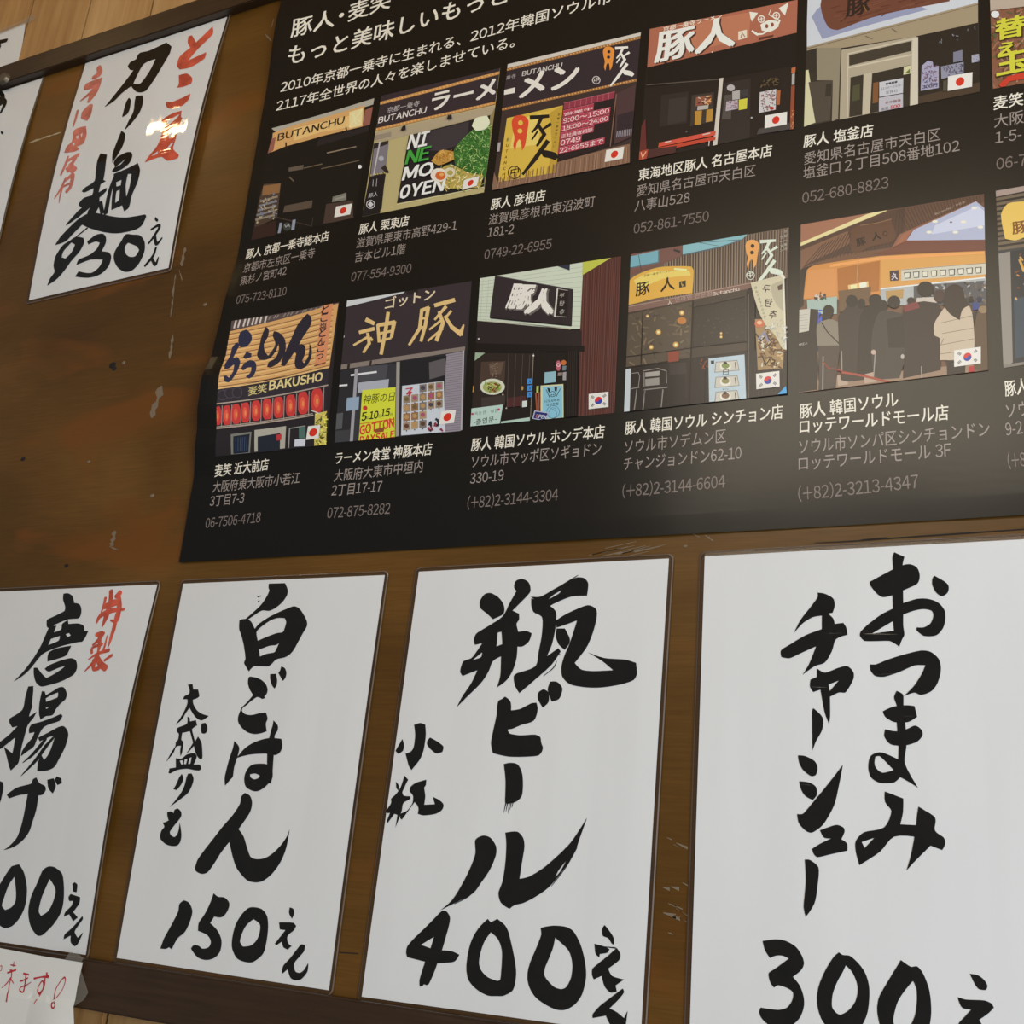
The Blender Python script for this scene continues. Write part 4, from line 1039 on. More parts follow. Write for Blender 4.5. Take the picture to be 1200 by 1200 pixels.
p.E('#b0a8a8', 500, 443, 20, 17); p.O('#a8a2a0', '507 462 545 455 545 500 507 503'); p.O('#3a3638', '548 455 587 447 585 485 548 490'); p.O('#b0a4b0', '478 512 535 503 535 548 474 560'); p.O('#c8c244', '540 503 583 495 580 548 539 555'); p.specks(['#6a5a5a', '#7a3a3a'], '480 512 530 505 530 545 480 552', 26, 3, 12)
p.O('#c4c0c0', '646 466 728 450 725 553 641 570'); p.specks(['#8a4a4a', '#4a4650', '#a06a6a'], '652 470 720 458 718 545 650 562', 60, 4, 12); p.E('#b02a24', 706, 546, 11, 8); p.O('#a8623a', '733 458 750 455 746 528 731 531')
p.specks(['#5a4a30', '#6a5838'], '650 415 735 395 735 430 650 445', 24, 5, 14)
p.O('#b8643c', '805 345 826 340 824 368 804 372'); p.O('#a8a4a0', '807 375 822 372 820 428 806 430'); p.O('#8a4630', '803 435 822 432 815 655 796 660'); p.specks(['#c8885a'], '804 560 820 558 814 650 798 650', 14, 4, 9)
p.O('#c8503e', '140 720 425 660 422 682 136 742'); p.O('#b8452f', '134 745 425 688 422 706 132 765'); p.L('#c8c0b8', '163 762 5 155 790 4 392 712 5 390 735 4 170 718 5 200 712 5 360 680 5 395 672 5')
p.O('#5f2c28', '72 600 78 760 45 775 38 808 50 640'); p.O('#a8452f', '42 765 86 752 78 800 40 808'); p.L('#e0b090', '50 770 4 60 800 4 75 765 4 60 790 4'); p.O('#4a2a28', '85 755 230 735 220 775 80 800')
p.O('#45403f', '640 650 800 618 800 652 630 680'); p.E('#a8a8a8', 605, 595, 5); p.E('#5a5550', 278, 665, 5)
p.done('672 585 783 565 780 628 670 648')
# 5
p = Pic((930, 0, 4.444), [(80, -230), (955, -440), (970, 480), (55, 662)], '#332d25', 'picture of a shop entrance below a dark wooden board sign')
p.O('#c4c8cf', '70 -240 960 -460 960 15 70 246'); p.O('#8f94b0', '95 90 140 35 600 20 700 50 400 130 150 205', True)
p.O('#6a3f30', '140 28 180 -60 850 -120 812 8 700 30 580 52 400 95 230 158 180 142', True); p.specks(['#5a3226', '#7a4c3a'], '160 20 800 -60 790 0 400 90 230 150', 40, 5, 90, -.25, .2)
p.T('#2c1f1a', '豚', (275, 85), (395, 58), .04, 1.0); p.S('#8a6a3a', '365 30 5 380 60 4'); p.L('#3a2218', '460 85 4 470 78 4 245 115 3 290 80 3')
p.O('#9c8c72', '70 246 960 15 960 120 640 190 250 252 120 252 70 266'); p.L('#6f6250', '375 190 6 410 205 6 512 152 6 540 170 6 70 256 4 960 26 3')
p.O('#2f2a24', '70 268 118 258 120 365 70 380'); p.O('#8a806c', '120 252 246 250 232 620 200 635 205 420 122 420'); p.O('#c9c4a0', '60 370 78 365 88 430 115 640 55 662'); p.O('#4a4238', '78 430 205 420 190 630 115 645'); p.O('#352e26', '170 440 200 435 196 500 165 505')
p.O('#a89d88', '250 262 640 190 645 548 240 625'); p.O('#3d362c', '290 290 615 215 612 268 290 345'); p.L('#c4baa4', '285 282 6 622 205 6 285 355 8 640 282 8 285 282 5 280 620 5')
p.O('#342e25', '297 405 365 390 360 600 290 612'); p.O('#4a4a32', '310 450 345 440 345 520 305 530'); p.O('#302a22', '410 385 610 340 605 555 398 592'); p.O('#c8bfac', '620 200 649 195 649 546 610 552'); p.O('#b8ae98', '365 388 408 380 398 592 358 600')
p.O('#27211b', '650 190 958 122 972 480 652 545'); p.O('#443629', '650 505 970 430 972 480 652 545')
p.O('#bcbcc2', '447 430 572 408 570 486 447 507'); p.O('#b4b0b8', '445 512 570 490 570 560 445 584'); p.O('#7a5030', '415 434 443 428 440 535 412 541')
p.T('#3a3a44', '■■■■', (480, 445), (540, 433)); p.T('#4a4a54', '11:00~23:00', (455, 470), (562, 450)); p.T('#5a5a64', '定休日', (480, 492), (540, 480)); p.T('#6a3a34', '年中無休', (478, 545), (560, 530), .02); p.T('#b02a24', '500', (505, 570), (555, 560), .04); p.T('#3a3a44', '塩釜', (455, 578), (495, 570))
p.O('#c8c49a', '575 350 612 342 610 385 572 392'); p.O('#5a6a3a', '580 385 606 360 606 382')
p.O('#a09cb4', '668 345 700 318 725 325 728 350 756 345 756 460 662 476'); p.specks(['#6a4a6a', '#5a5a7a', '#7a5a5a'], '672 345 745 345 750 430 668 440', 60, 4, 14); p.T('#3a3450', '300円', (672, 466), (748, 452), .03)
p.O('#8a8a9c', '768 350 886 326 886 384 770 415'); p.specks(['#4a4a5a', '#5a5060'], '775 352 880 334 880 380 778 405', 40, 5, 12); p.O('#77778a', '832 276 880 264 880 320 832 330'); p.O('#a0a0b0', '928 291 968 284 968 324 928 331'); p.specks(['#6a6a80'], '932 293 964 288 964 320 932 326', 10, 3, 10); p.specks(['#8a8a94'], '760 200 950 140 950 190 760 230', 9, 4, 14)
p.O('#4a4638', '780 425 800 420 800 475 778 480')
p.done('805 402 932 380 933 455 803 478')
# 6
p = Pic((930, 0, 4.444), [(1016, -250), (1700, -400), (1700, 340), (1037, 465)], '#80543f', 'picture cut by the right edge with yellow-green vertical lettering')
p.specks(['#9a6a50', '#6a4030', '#a07a60', '#5a5a3a'], '1020 60 1250 0 1250 420 1040 460', 160, 9, 40); p.O('#b0a090', '1018 -40 1260 -80 1260 30 1022 60'); p.E('#d8d8d8', 1050, 78, 22, 18)
for ch, x_, y_, w_ in (('替', 1056, 205, 150), ('え', 1066, 290, 95), ('玉', 1062, 392, 160)):
    p.T('#3a2c18', ch, (x_ + 3, y_ + 4), (x_ + w_ + 3, y_ - w_ * .2 + 4), .1, .95 if ch != 'え' else .8); p.T('#c8c43c', ch, (x_, y_), (x_ + w_, y_ - w_ * .2), .055, .95 if ch != 'え' else .8)
p.S('#c03a28', '1085 450 30 1120 415 26 1260 385 40')
p.done()
# 7
p = Pic((230, 340, 4.1379), [(172, 150), (693, 60), (635, 750), (95, 808)], '#262024', 'picture of a pale timber front with a row of red lanterns')
p.O('#574a4a', '172 150 693 60 690 85 168 195'); p.lines('#c8c0b8', (185, 150), (350, 120), (175, 185), (340, 155), 8, 8, .2); p.lines('#8a8078', (350, 130), (620, 80), (340, 145), (610, 90), 12, 5, .3)
p.O('#cf9f66', '165 200 600 88 690 65 646 378 350 432 105 482')
for i in range(11):
    t = i / 10; p.S('#7a5638', '%f %f 3.4 %f %f 3.4' % (163 - 56 * t, 215 + 255 * t, 665 - 20 * t, 95 + 270 * t)); p.S('#e0b87c', '%f %f 5 %f %f 5' % (162 - 56 * t, 224 + 255 * t, 664 - 20 * t, 104 + 270 * t))
D = '#2a2c44'
p.O(D, '205 250 215 205 245 192 268 215 270 245 245 275 215 278', True)
p.O(D, '195 255 215 262 195 300 180 330 200 325 215 345 205 385 185 420 160 448 140 445 133 420 145 415 160 425 180 395 185 360 160 380 138 385 140 360 165 320 175 280', True)
p.O(D, '245 300 270 308 268 325 240 335 228 325', True); p.O(D, '230 360 262 340 288 350 293 380 280 415 258 430 240 420 265 400 268 375 250 375 232 390 218 385', True)
p.O('#2a2632', '338 178 352 190 350 225 330 262 335 300 350 318 365 300 385 262 372 222 378 200 400 205 428 232 436 275 425 320 395 358 362 376 345 374 352 350 385 330 402 290 400 262 385 300 360 330 330 340 305 335 296 312 308 270 318 225', True)
p.O('#2a2632', '540 115 558 130 560 160 545 190 515 235 500 265 515 262 530 275 528 310 515 345 525 355 545 320 550 260 545 245 562 290 558 330 535 370 505 385 485 378 478 350 485 310 478 300 455 335 430 370 412 365 420 330 460 240 495 165', True)
p.O('#d08a62', '610 76 664 66 628 365 575 370')
for i, ch in enumerate('とこ塩とんこつ'): p.T('#33262a', ch, (606 - i * 4, 118 + i * 37), (640 - i * 4, 112 + i * 37), .025, .95)
p.S('#5a3a28', '575 368 5 628 352 5')
p.O('#302a32', '108 484 645 380 640 466 100 556')
for x_, y_ in ((130, 510), (165, 500), (200, 498)): p.ring('#4a4450', x_, y_, 26, 3, '#302a32')
p.T('#c4b478', '麦笑', (255, 510), (342, 492), .03); p.T('#d8c488', 'BAKUSHO', (355, 486), (612, 440), .05, 1.05)
p.O('#2c2428', '98 556 640 466 634 600 98 680')
for x_, y_, rx, ry in ((106, 612, 16, 44), (150, 609, 19, 46), (195, 603, 20, 47), (240, 596, 20, 47), (292, 587, 21, 48), (346, 579, 22, 49), (401, 571, 23, 50), (460, 562, 23, 51), (520, 550, 24, 53), (588, 538, 27, 56)):
    p.O('#c23a38', '%f %f %f %f %f %f %f %f %f %f %f %f %f %f %f %f' % (x_ - rx * .6, y_ - ry, x_ + rx * .6, y_ - ry - 3, x_ + rx, y_ - ry * .6, x_ + rx, y_ + ry * .6, x_ + rx * .6, y_ + ry - 2, x_ - rx * .6, y_ + ry, x_ - rx, y_ + ry * .6, x_ - rx, y_ - ry * .6), True)
    p.E('#da5a44', x_ - rx * .1, y_, rx * .55, ry * .6); p.E('#e88a4c', x_, y_ + 2, rx * .22, ry * .28)
    p.S('#9a8a84', '%f %f 4 %f %f 4' % (x_ + rx + 6, y_ - ry - 6, x_ + rx + 2, y_ + ry + 8))
p.L('#a8988c', '98 553 6 640 462 6 98 672 7 568 608 7 96 665 4 566 600 4')
p.O('#252024', '95 684 636 608 636 752 95 808'); p.O('#77776e', '170 700 270 688 263 790 172 798'); p.O('#1c2230', '182 710 262 698 256 788 182 796'); p.O('#a8a498', '285 680 438 660 432 768 285 785'); p.O('#20242f', '300 712 410 694 408 774 300 785'); p.L('#8a8a88', '455 672 6 450 765 6 455 672 5 530 660 5'); p.O('#4a6a62', '500 668 532 664 532 720 500 720')
p.O('#c8ccd8', '480 726 532 722 530 758 478 760'); p.O('#b83438', '392 703 417 699 415 728 392 731'); p.O('#c8b860', '578 600 636 588 632 750 574 756'); p.specks(['#4a4a20', '#e0dc60', '#7a7a30'], '582 605 632 596 628 745 580 750', 45, 7, 18); p.S('#c8c0c0', '560 585 5 600 600 5'); p.lines('#3a4a6a', (190, 720), (255, 712), (190, 785), (252, 778), 6, 3)
p.done('545 662 605 655 598 722 535 728')
# 8
p = Pic((380, 320, 4), [(108, 130), (692, 38), (648, 740), (48, 797)], '#29282c', 'picture of a dark sign with two large gold characters and a yellow poster')
p.O('#c8cccf', '100 130 382 86 372 94 104 160'); p.O('#352c31', '104 162 372 94 380 86 692 38 664 344 70 430'); p.O('#221c20', '380 88 440 78 440 90 400 105'); p.E('#c8c8c8', 88, 297, 8); p.E('#c8c8c8', 74, 375, 4)
p.T('#d8c8a8', 'ゴットン', (285, 168), (518, 118), .03, .95)
Gd = '#d8b87c'
p.L(Gd, '200 220 20 232 236 18 168 278 16 232 262 18 205 300 12 140 338 10'); p.S(Gd, '205 285 14 212 330 16 185 372 12'); p.S(Gd, '218 305 12 226 315 10')
p.S(Gd, '252 245 14 258 322 14'); p.S(Gd, '255 245 16 328 232 20 316 300 14'); p.L(Gd, '258 285 12 318 272 12 262 320 12 312 306 10'); p.S(Gd, '300 188 16 290 260 18 268 378 16')
p.S(Gd, '458 175 16 448 260 16 400 336 12'); p.S(Gd, '458 175 16 488 165 18 474 250 16 455 318 14'); p.L(Gd, '455 215 11 480 210 11 450 258 11 474 252 11')
p.L(Gd, '522 152 18 608 128 20 570 160 16 520 218 10'); p.S(Gd, '540 185 14 558 235 18 528 315 18'); p.L(Gd, '550 222 12 495 265 9 555 262 12 488 318 9'); p.S(Gd, '595 180 12 570 210 10'); p.S(Gd, '568 205 14 600 255 18 640 285 24 654 245 8')
p.O('#82766f', '68 432 662 345 660 364 64 456'); p.O('#2a2426', '110 428 122 426 120 448 108 450'); p.O('#2a2426', '215 412 225 410 222 435 212 436')
p.O('#8d8690', '572 382 655 366 640 742 562 748'); p.lines('#6f6872', (574, 385), (562, 745), (652, 372), (642, 738), 34, 2.2); p.S('#a8a2a8', '654 366 8 644 735 7')
p.O('#34343a', '150 452 340 425 335 768 122 790'); p.O('#48484e', '160 440 300 430 290 500 160 510'); p.O('#1f1f24', '355 415 575 388 562 508 362 530'); p.O('#5a5558', '492 420 570 400 565 480 495 500')
p.L('#d8d8dc', '128 480 9 245 465 9 62 530 8 108 526 8'); p.O('#9a98a0', '145 450 160 448 136 790 121 791'); p.O('#9a948e', '340 418 356 416 350 765 335 768')
p.O('#a6aab6', '162 515 305 498 300 548 158 562'); p.O('#8ea2b8', '108 586 166 580 162 640 104 648'); p.O('#55565a', '60 660 90 655 85 730 55 735'); p.O('#3c3c40', '55 740 122 735 120 790 50 796')
p.O('#cdd23c', '180 550 336 536 332 772 163 788'); p.T('#2a2a1c', '神豚の日', (183, 613), (328, 598), .0, 1.2); p.E('#c03a2c', 193, 634, 11)
for tx, x_ in (('5', 176), ('10', 212), ('15', 266)): p.T('#20201a', tx, (x_, 694 - (x_ - 176) * .22), (x_ + (22 if tx == '5' else 40), 690 - (x_ - 176) * .22), .05, 1.25 if tx != '5' else 1.15)
for x_ in (200, 256, 310): p.T('#20201a', '日', (x_, 685 - (x_ - 200) * .12), (x_ + 11, 684 - (x_ - 200) * .12))
p.T('#c8382c', 'GOTTON', (168, 760), (328, 722), .06, 1.5); p.T('#c8382c', 'DAYSALE', (168, 800), (328, 772), .06, 1.2); p.O('#8a4a2a', '235 735 285 722 280 745 240 750'); p.S('#c8382c', '170 708 3 328 685 3')
p.O('#c2c8d2', '367 530 562 508 568 746 362 763')
for r_ in range(5):
    for c_ in range(5):
        if r_ == 0 and c_ < 2: continue
        x_ = 372 + c_ * 38; y_ = 535 + r_ * 42 - c_ * 5
        if r_ >= 3 and c_ >= 3: continue
        p.O(p.rng.choice(['#9a8470', '#8a7a66', '#a89070', '#77706a', '#8f6a4a']), '%f %f %f %f %f %f %f %f' % (x_, y_, x_ + 33, y_ - 4, x_ + 33, y_ + 32, x_, y_ + 36))
        p.E(p.rng.choice(['#5a3c2c', '#b08a5a', '#a0506a', '#6a5a3a', '#4a4450']), x_ + 16, y_ + 15, 11, 10); p.E('#202024', x_ + 16, y_ + 38, 3)
p.S('#b83a48', '385 545 5 415 540 5 390 568 8 410 560 8 400 575 8'); p.specks(['#20242c', '#8a3040'], '490 690 560 680 562 740 490 745', 14, 12, 16)
p.done('550 650 620 642 617 705 540 712')
# 9
p = Pic((540, 290, 5.714), [(130, 208), (1075, 60), (1030, 1110), (68, 1200)], '#1c1715', 'picture of white tiled wall with a dark sign of raised white characters')
p.O('#c4ccba', '130 208 830 95 800 545 740 545 105 500'); p.lines('#a0aa9c', (128, 222), (106, 490), (815, 115), (800, 545), 13, 2.5)
for r_ in range(7):
    for c_ in range(3): p.S('#a0aa9c', '%f %f 2 %f %f 2' % (150 + c_ * 38 - r_ * 3, 215 + r_ * 42, 149 + c_ * 38 - r_ * 3, 250 + r_ * 42))
p.O('#2a2e40', '650 122 732 112 730 155 652 128'); p.O('#b8bc4c', '818 98 1022 62 815 188'); p.O('#54302c', '1022 62 1078 58 1032 1112 785 1142 800 560 818 185')
p.lines('#6a4038', (820, 190), (1070, 60), (790, 1140), (1030, 1110), 20, 4, .4); p.lines('#3f2220', (820, 190), (1070, 60), (790, 1140), (1030, 1110), 16, 3, .4)
p.O('#2e252a', '232 190 755 282 745 522 195 468'); p.S('#4c4248', '232 192 5 755 284 5'); p.O('#1a1416', '195 468 745 522 742 530 200 478')
for c_, dd, b_ in (('#6a6460', 7, .14), ('#dcd8d0', 0, .09)):
    p.T(c_, '豚', (312 + dd, 392 + dd), (462 + dd, 398 + dd), b_, 1.08); p.T(c_, '人', (436 + dd, 428 + dd), (612 + dd, 432 + dd), b_, .9)
p.O('#c8c4bc', '645 275 655 273 640 470 625 466'); p.O('#211a1b', '655 273 722 287 716 472 637 465'); p.L('#a8a09c', '658 280 4 718 290 4 712 468 4 640 462 4')
for i, ch in enumerate('부탄츄'): p.T('#a8a09c', ch, (660, 335 + i * 55), (690, 337 + i * 55), .02)
p.O('#272021', '112 492 812 560 812 662 98 642'); p.O('#171211', '98 642 830 662 830 700 90 705'); p.E('#c8c4bc', 122, 614, 6); p.O('#b8ae98', '110 490 740 545 738 552 560 530 350 505')
p.O('#94a88f', '85 706 166 708 162 768 82 772'); p.O('#2a211e', '165 708 490 715 470 1000 78 1080 80 772'); p.O('#46372f', '138 768 302 762 292 962 128 960'); p.O('#5e4c40', '190 780 290 768 270 850 200 855'); p.specks(['#8a7a66'], '200 770 250 770 245 870 205 870', 16, 4, 12)
p.E('#c8ccb8', 215, 935, 83, 54, 22); p.E('#9aa060', 213, 938, 64, 38, 18); p.specks(['#3a2c20', '#6a9a3a', '#8a4a2a', '#c8b878', '#a8c04a', '#5a3020'], '165 915 260 910 265 950 225 970 180 960', 60, 8, 16)
p.E('#b88a3c', 82, 950, 10, 24); p.O('#3c3230', '140 1010 300 990 300 1060 140 1075'); p.O('#4a2628', '310 1010 440 995 440 1060 310 1075')
p.lines('#4a403a', (300, 715), (490, 720), (290, 1080), (470, 1060), 4, 5); p.S('#7a7268', '490 715 6 470 1140 5'); p.E('#d8d4cc', 490, 727, 6); p.E('#b0a898', 285, 988, 6); p.E('#b0a898', 308, 1079, 5); p.E('#a8864a', 415, 945, 8, 14)
p.O('#b0c8bf', '68 1082 286 1055 264 1186 68 1202'); p.T('#5a6a64', '숙논센·내점', (95, 1125), (250, 1105)); p.T('#2a302e', '-출입문-', (90, 1190), (242, 1166), .02); p.E('#b03a60', 82, 1118, 8); p.E('#b03a60', 258, 1088, 8)
p.O('#a8c0b4', '275 1168 466 1140 466 1168 268 1188')
for y_ in (900, 945, 988): p.O('#4288c8', '%f %f %f %f %f %f %f %f' % (450, y_ - 18, 484, y_ - 20, 481, y_ + 16, 447, y_ + 18)); p.T('#14304c', 'X', (458, y_ + 10), (472, y_ + 9), .02)
p.O('#c8d0cc', '415 1032 447 1028 447 1070 414 1073'); p.O('#8ab0bc', '565 840 640 832 638 905 563 914'); p.E('#b05a6a', 657, 795, 18, 36); p.ring('#e0d0d0', 657, 790, 12, 4, '#b05a6a'); p.E('#b8683a', 692, 775, 18); p.O('#6a7a80', '684 797 710 795 708 826 684 828'); p.O('#8a7a70', '655 842 682 840 682 862 652 865'); p.O('#9a9498', '686 840 710 836 708 892 686 892')
p.O('#c8c8a0', '538 928 690 918 692 1150 538 1162'); p.O('#82b8cc', '552 936 682 928 684 1140 550 1152'); p.O('#1c2428', '582 942 602 948 600 975 590 972'); p.O('#1c2428', '630 936 650 938 645 970 632 965'); p.ring('#1c2428', 618, 985, 20, 4, '#82b8cc'); p.E('#1c2428', 612, 990, 4); p.E('#1c2428', 624, 989, 4); p.L('#1c2428', '575 955 4 600 1010 5 670 950 4 640 1005 5')
p.T('#243038', '니꼬사마루', (566, 1042), (664, 1032), .03); p.T('#243038', '극구한점', (575, 1068), (655, 1058), .02); p.ring('#3a6a84', 622, 1105, 44, 3, '#82b8cc'); p.ring('#3a6a84', 618, 1118, 30, 3, '#82b8cc'); p.T('#3a5a6a', '2018', (600, 1088), (640, 1084))
p.L('#964c30', '507 980 12 515 1110 10 527 975 10 528 1100 8'); p.O('#a8b860', '510 932 526 930 524 975 510 978'); p.O('#a8acc0', '497 1095 592 1108 578 1168 482 1150'); p.O('#222c66', '503 1102 585 1114 573 1160 490 1146'); p.T('#c8ccdc', 'OPEN', (503, 1142), (572, 1152), .04, 1.1); p.T('#b04a3c', 'O', (503, 1142), (520, 1144), .03, 1.1)
p.O('#161110', '715 700 790 690 785 1142 700 1150'); p.lines('#2c2220', (720, 700), (785, 695), (712, 1145), (780, 1140), 5, 4)
p.done('860 985 992 970 990 1075 860 1087', 'kr')
# 10
p = Pic((720, 260, 5.217), [(102, 200), (1068, 35), (1057, 1055), (62, 1165)], '#352d29', 'picture of a slatted front with a yellow wood sign and long glass windows')
p.O('#6c5b50', '100 200 1070 30 1060 345 840 372 75 520'); p.lines('#8f7e6c', (300, 170), (1065, 40), (300, 470), (1058, 345), 46, 5.5); p.lines('#43362f', (308, 170), (1070, 40), (308, 470), (1062, 345), 46, 4.5)
p.O('#74524a', '100 200 425 140 410 215 290 262 90 330'); p.O('#74a8b4', '98 214 276 174 272 246 92 284'); p.S('#54707a', '92 284 6 272 250 8 272 175 6'); p.O('#84b4bc', '420 142 815 78 780 110 640 155 418 202'); p.S('#5a6a70', '418 206 6 640 160 6 780 112 5 520 130 3 640 150 3'); p.L('#3a3438', '368 175 14 400 185 14 150 205 3 165 300 3')
p.O('#d8a84a', '92 362 200 300 300 276 470 275 486 300 478 438 350 455 250 470 150 496 80 512', True); p.O('#e8c86a', '120 360 220 310 330 300 460 300 470 330 300 350 150 420', True); p.S('#f0e0a0', '370 290 12 440 295 12')
p.T('#4a3c20', '京都一乗寺ラーメン', (182, 338), (345, 308)); p.T('#241c14', '豚', (132, 452), (216, 436), .02, 1.1); p.T('#241c14', '人', (284, 425), (370, 408), .02, 1.05); p.O('#3a3020', '398 368 438 360 438 398 398 406'); p.L('#c8a860', '410 375 4 418 398 4 418 385 4 428 396 4')
logo(p, 798, 112, 1.0, '#e0a05c', '#d4dccc', '#3a2c26')
p.ring('#d4d8cc', 833, 330, 27, 4, '#5a4a40'); p.T('#d4d8cc', '中', (815, 344), (850, 336), .04)
for i, ch in enumerate('京都一乗寺'): p.T('#b8b8ac', ch, (1038, 70 + i * 27), (1058, 67 + i * 27))
for i, ch in enumerate('ラーメン'): p.T('#b8b8ac', ch, (1012, 108 + i * 26), (1032, 105 + i * 26))
p.O('#7c6056', '76 520 840 370 852 396 838 412 75 560'); p.S('#a08478', '76 524 5 838 376 5'); p.T('#c8bcb0', 'Butanchu', (603, 455), (765, 424), .03); p.T('#a08c84', '인라멘 전문점', (372, 492), (595, 452)); p.T('#c8bcb0', '人', (328, 510), (355, 503), .03)
p.O('#40372f', '75 562 820 412 820 790 65 900'); p.O('#554a3e', '80 570 480 490 465 830 70 890'); p.specks(['#6a5c4a', '#5a5046', '#77664e', '#4a4038'], '85 575 470 500 455 820 75 880', 60, 12, 44); p.O('#332c28', '490 520 800 460 800 730 480 770'); p.specks(['#4a443e', '#5a544c'], '490 520 800 460 800 730 480 770', 40, 3, 14)
for x_, y_, r_ in ((415, 560, 16), (272, 678, 17), (378, 755, 18), (228, 770, 14), (655, 685, 8), (655, 707, 9), (205, 580, 10)): p.E('#c89850', x_, y_, r_); p.E('#e8d8a0', x_, y_, r_ * .5)
p.E('#b8783c', 415, 608, 28, 22); p.L('#201a16', '178 545 5 165 890 5 483 490 8 470 850 8 815 430 9 815 800 9 75 895 6 820 790 6 68 830 4 470 775 4 478 770 4 815 735 4 480 530 3 800 460 3'); p.O('#8a4232', '330 800 400 792 396 855 331 862')
p.O('#272120', '65 902 820 792 1058 762 1058 1055 62 1165'); p.O('#bcc4c8', '64 906 104 900 96 1162 62 1166'); p.O('#37302e', '340 870 440 862 440 930 340 940')
for t in ('110 930 4 150 925 4 158 950 4 150 1010 4', '100 1025 5 155 1015 5', '140 1030 6 125 1150 6', '180 915 5 270 900 5 320 915 5 322 990 5', '185 1030 6 325 1015 6', '190 1035 7 178 1150 6', '300 1030 7 290 1135 6', '185 925 5 185 1010 5'): p.S('#8a8580', t)
p.O('#a09a94', '192 925 280 915 278 945 192 952'); p.O('#8f8a84', '192 965 278 955 278 1000 192 1008'); p.lines('#3c3432', (65, 960), (820, 850), (62, 1120), (820, 1040), 3, 3); p.L('#141010', '470 850 8 462 1125 8 560 845 5 555 1110 5'); p.specks(['#7a3c28', '#8a4a30'], '525 850 580 840 580 900 525 900', 9, 9, 22)
p.O('#b4c6d0', '578 840 798 815 808 1083 582 1105')
for i, y_ in enumerate((885, 978, 1068)):
    p.O('#8a8680', '%f %f %f %f %f %f %f %f' % (622, y_ - 25, 755, y_ - 36, 768, y_ + 28, 614, y_ + 42)); p.O('#c4c0b4', '%f %f %f %f %f %f %f %f' % (626, y_ - 21, 751, y_ - 31, 763, y_ + 24, 620, y_ + 37)); p.E('#dcd8cc', 682, y_ + 3, 34, 28); p.E(('#7a8a4a', '#8a8454', '#7a5a44')[i], 682, y_ - 2, 24, 18); p.E('#2a2420', 680, y_ - 18, 12, 8); p.S('#5a3a2c', '%f %f 5 %f %f 5' % (740, y_ - 22, 745, y_ + 16)); p.T('#3a3a3c', '豚そば' if i else '白', (665, y_ + 55), (700, y_ + 52))
p.O('#2a2a2c', '592 854 612 851 613 872 594 874')
p.O('#1e1918', '820 412 862 400 862 800 1058 765 1058 1055 810 1082'); p.lines('#322a28', (825, 880), (1055, 850), (815, 1075), (1055, 1050), 9, 3); p.S('#6a6058', '822 450 5 822 1080 5')
p.O('#9c8058', '862 600 960 600 1035 780 1032 900 880 912', True); p.specks(['#6a4a2c', '#c8a878', '#5a3a28', '#c8c4b4'], '870 700 950 680 1025 780 1025 890 885 900', 70, 12, 30); p.E('#c86a48', 890, 628, 30, 24); p.E('#dcb890', 890, 622, 16, 12); p.ring('#2c2420', 935, 655, 14, 4, '#c8c4b4')
p.S('#342624', '870 690 7 900 735 7 930 700 7 965 740 7 930 775 7'); p.S('#8a88a0', '885 720 12 920 680 12 945 740 12'); p.S('#241c1a', '905 825 6 930 880 6 960 830 5 985 860 6 960 870 5')
p.O('#c8c0a4', '836 380 940 352 1042 330 1056 790 1030 780 985 700 930 640 880 540', True); p.O('#b0a890', '960 395 985 380 1040 360 1045 560 1000 520 970 460', True); p.O('#54423a', '1000 400 1030 385 1028 420 1005 425'); p.L('#dcd8cc', '1035 340 7 1050 780 7 1025 330 16 1040 350 16')
for ch, x_, y_ in (('두', 905, 432), ('탄', 918, 520), ('추', 945, 590)): p.T('#3c3428', ch, (x_, y_), (x_ + 42, y_ + 4), .04, 1.1)
for i, ch in enumerate('Butan천연라멘'): p.T('#5a6a4a', ch, (858 + i * 7, 415 + i * 22), (870 + i * 7, 418 + i * 22))
p.specks(['#dcdcd4', '#a8acac'], '930 650 1000 700 1050 780 1050 640 1000 600', 40, 5, 24); p.O('#3a9cd4', '1052 1010 1060 1056 1002 1060')
p.done('870 935 1012 918 1012 1015 872 1030', 'kr')
# 11
p = Pic((925, 225, 4.8), [(65, 185), (1095, 12), (1118, 1005), (52, 1132)], '#6c4c3a', 'picture of people queueing at an orange food court counter')
p.O('#9c6c54', '65 185 560 98 65 290'); p.O('#dccf98', '62 288 440 125 550 96 550 106 62 306'); p.O('#503a30', '62 308 550 108 680 82 672 200 590 312 300 352 110 412 64 452'); p.O('#7a5844', '65 330 330 220 345 290 90 410 64 440'); p.lines('#44302a', (80, 410), (640, 290), (180, 300), (650, 90), 26, 4); p.O('#2c2422', '58 440 150 405 90 520 80 640 56 660')
p.O('#5c4234', '560 100 1095 12 1095 58 690 215 650 240 650 90'); p.lines('#45302a', (600, 105), (1080, 20), (660, 225), (1085, 60), 26, 4); p.O('#8a5c48', '1050 52 1060 58 700 215 650 275 575 320 620 240'); p.T('#a89484', 'Butanchu / 부탄츄', (822, 132), (990, 62), .02)
p.O('#aab0c8', '700 215 1050 55 1098 92 1100 272 660 275'); p.O('#c4c8dc', '820 190 1060 80 1098 110 1098 190 800 240')
for x_, y_ in ((1040, 92), (980, 170), (787, 228), (935, 228), (1075, 200), (820, 168)): p.E('#e4dccc', x_, y_, 16, 8)
p.E('#6a5a5c', 910, 172, 8, 5); p.O('#6e4034', '660 275 1100 270 1100 332 530 352 470 350 580 320'); p.O('#9a624a', '575 318 660 275 690 215 640 240 590 312')
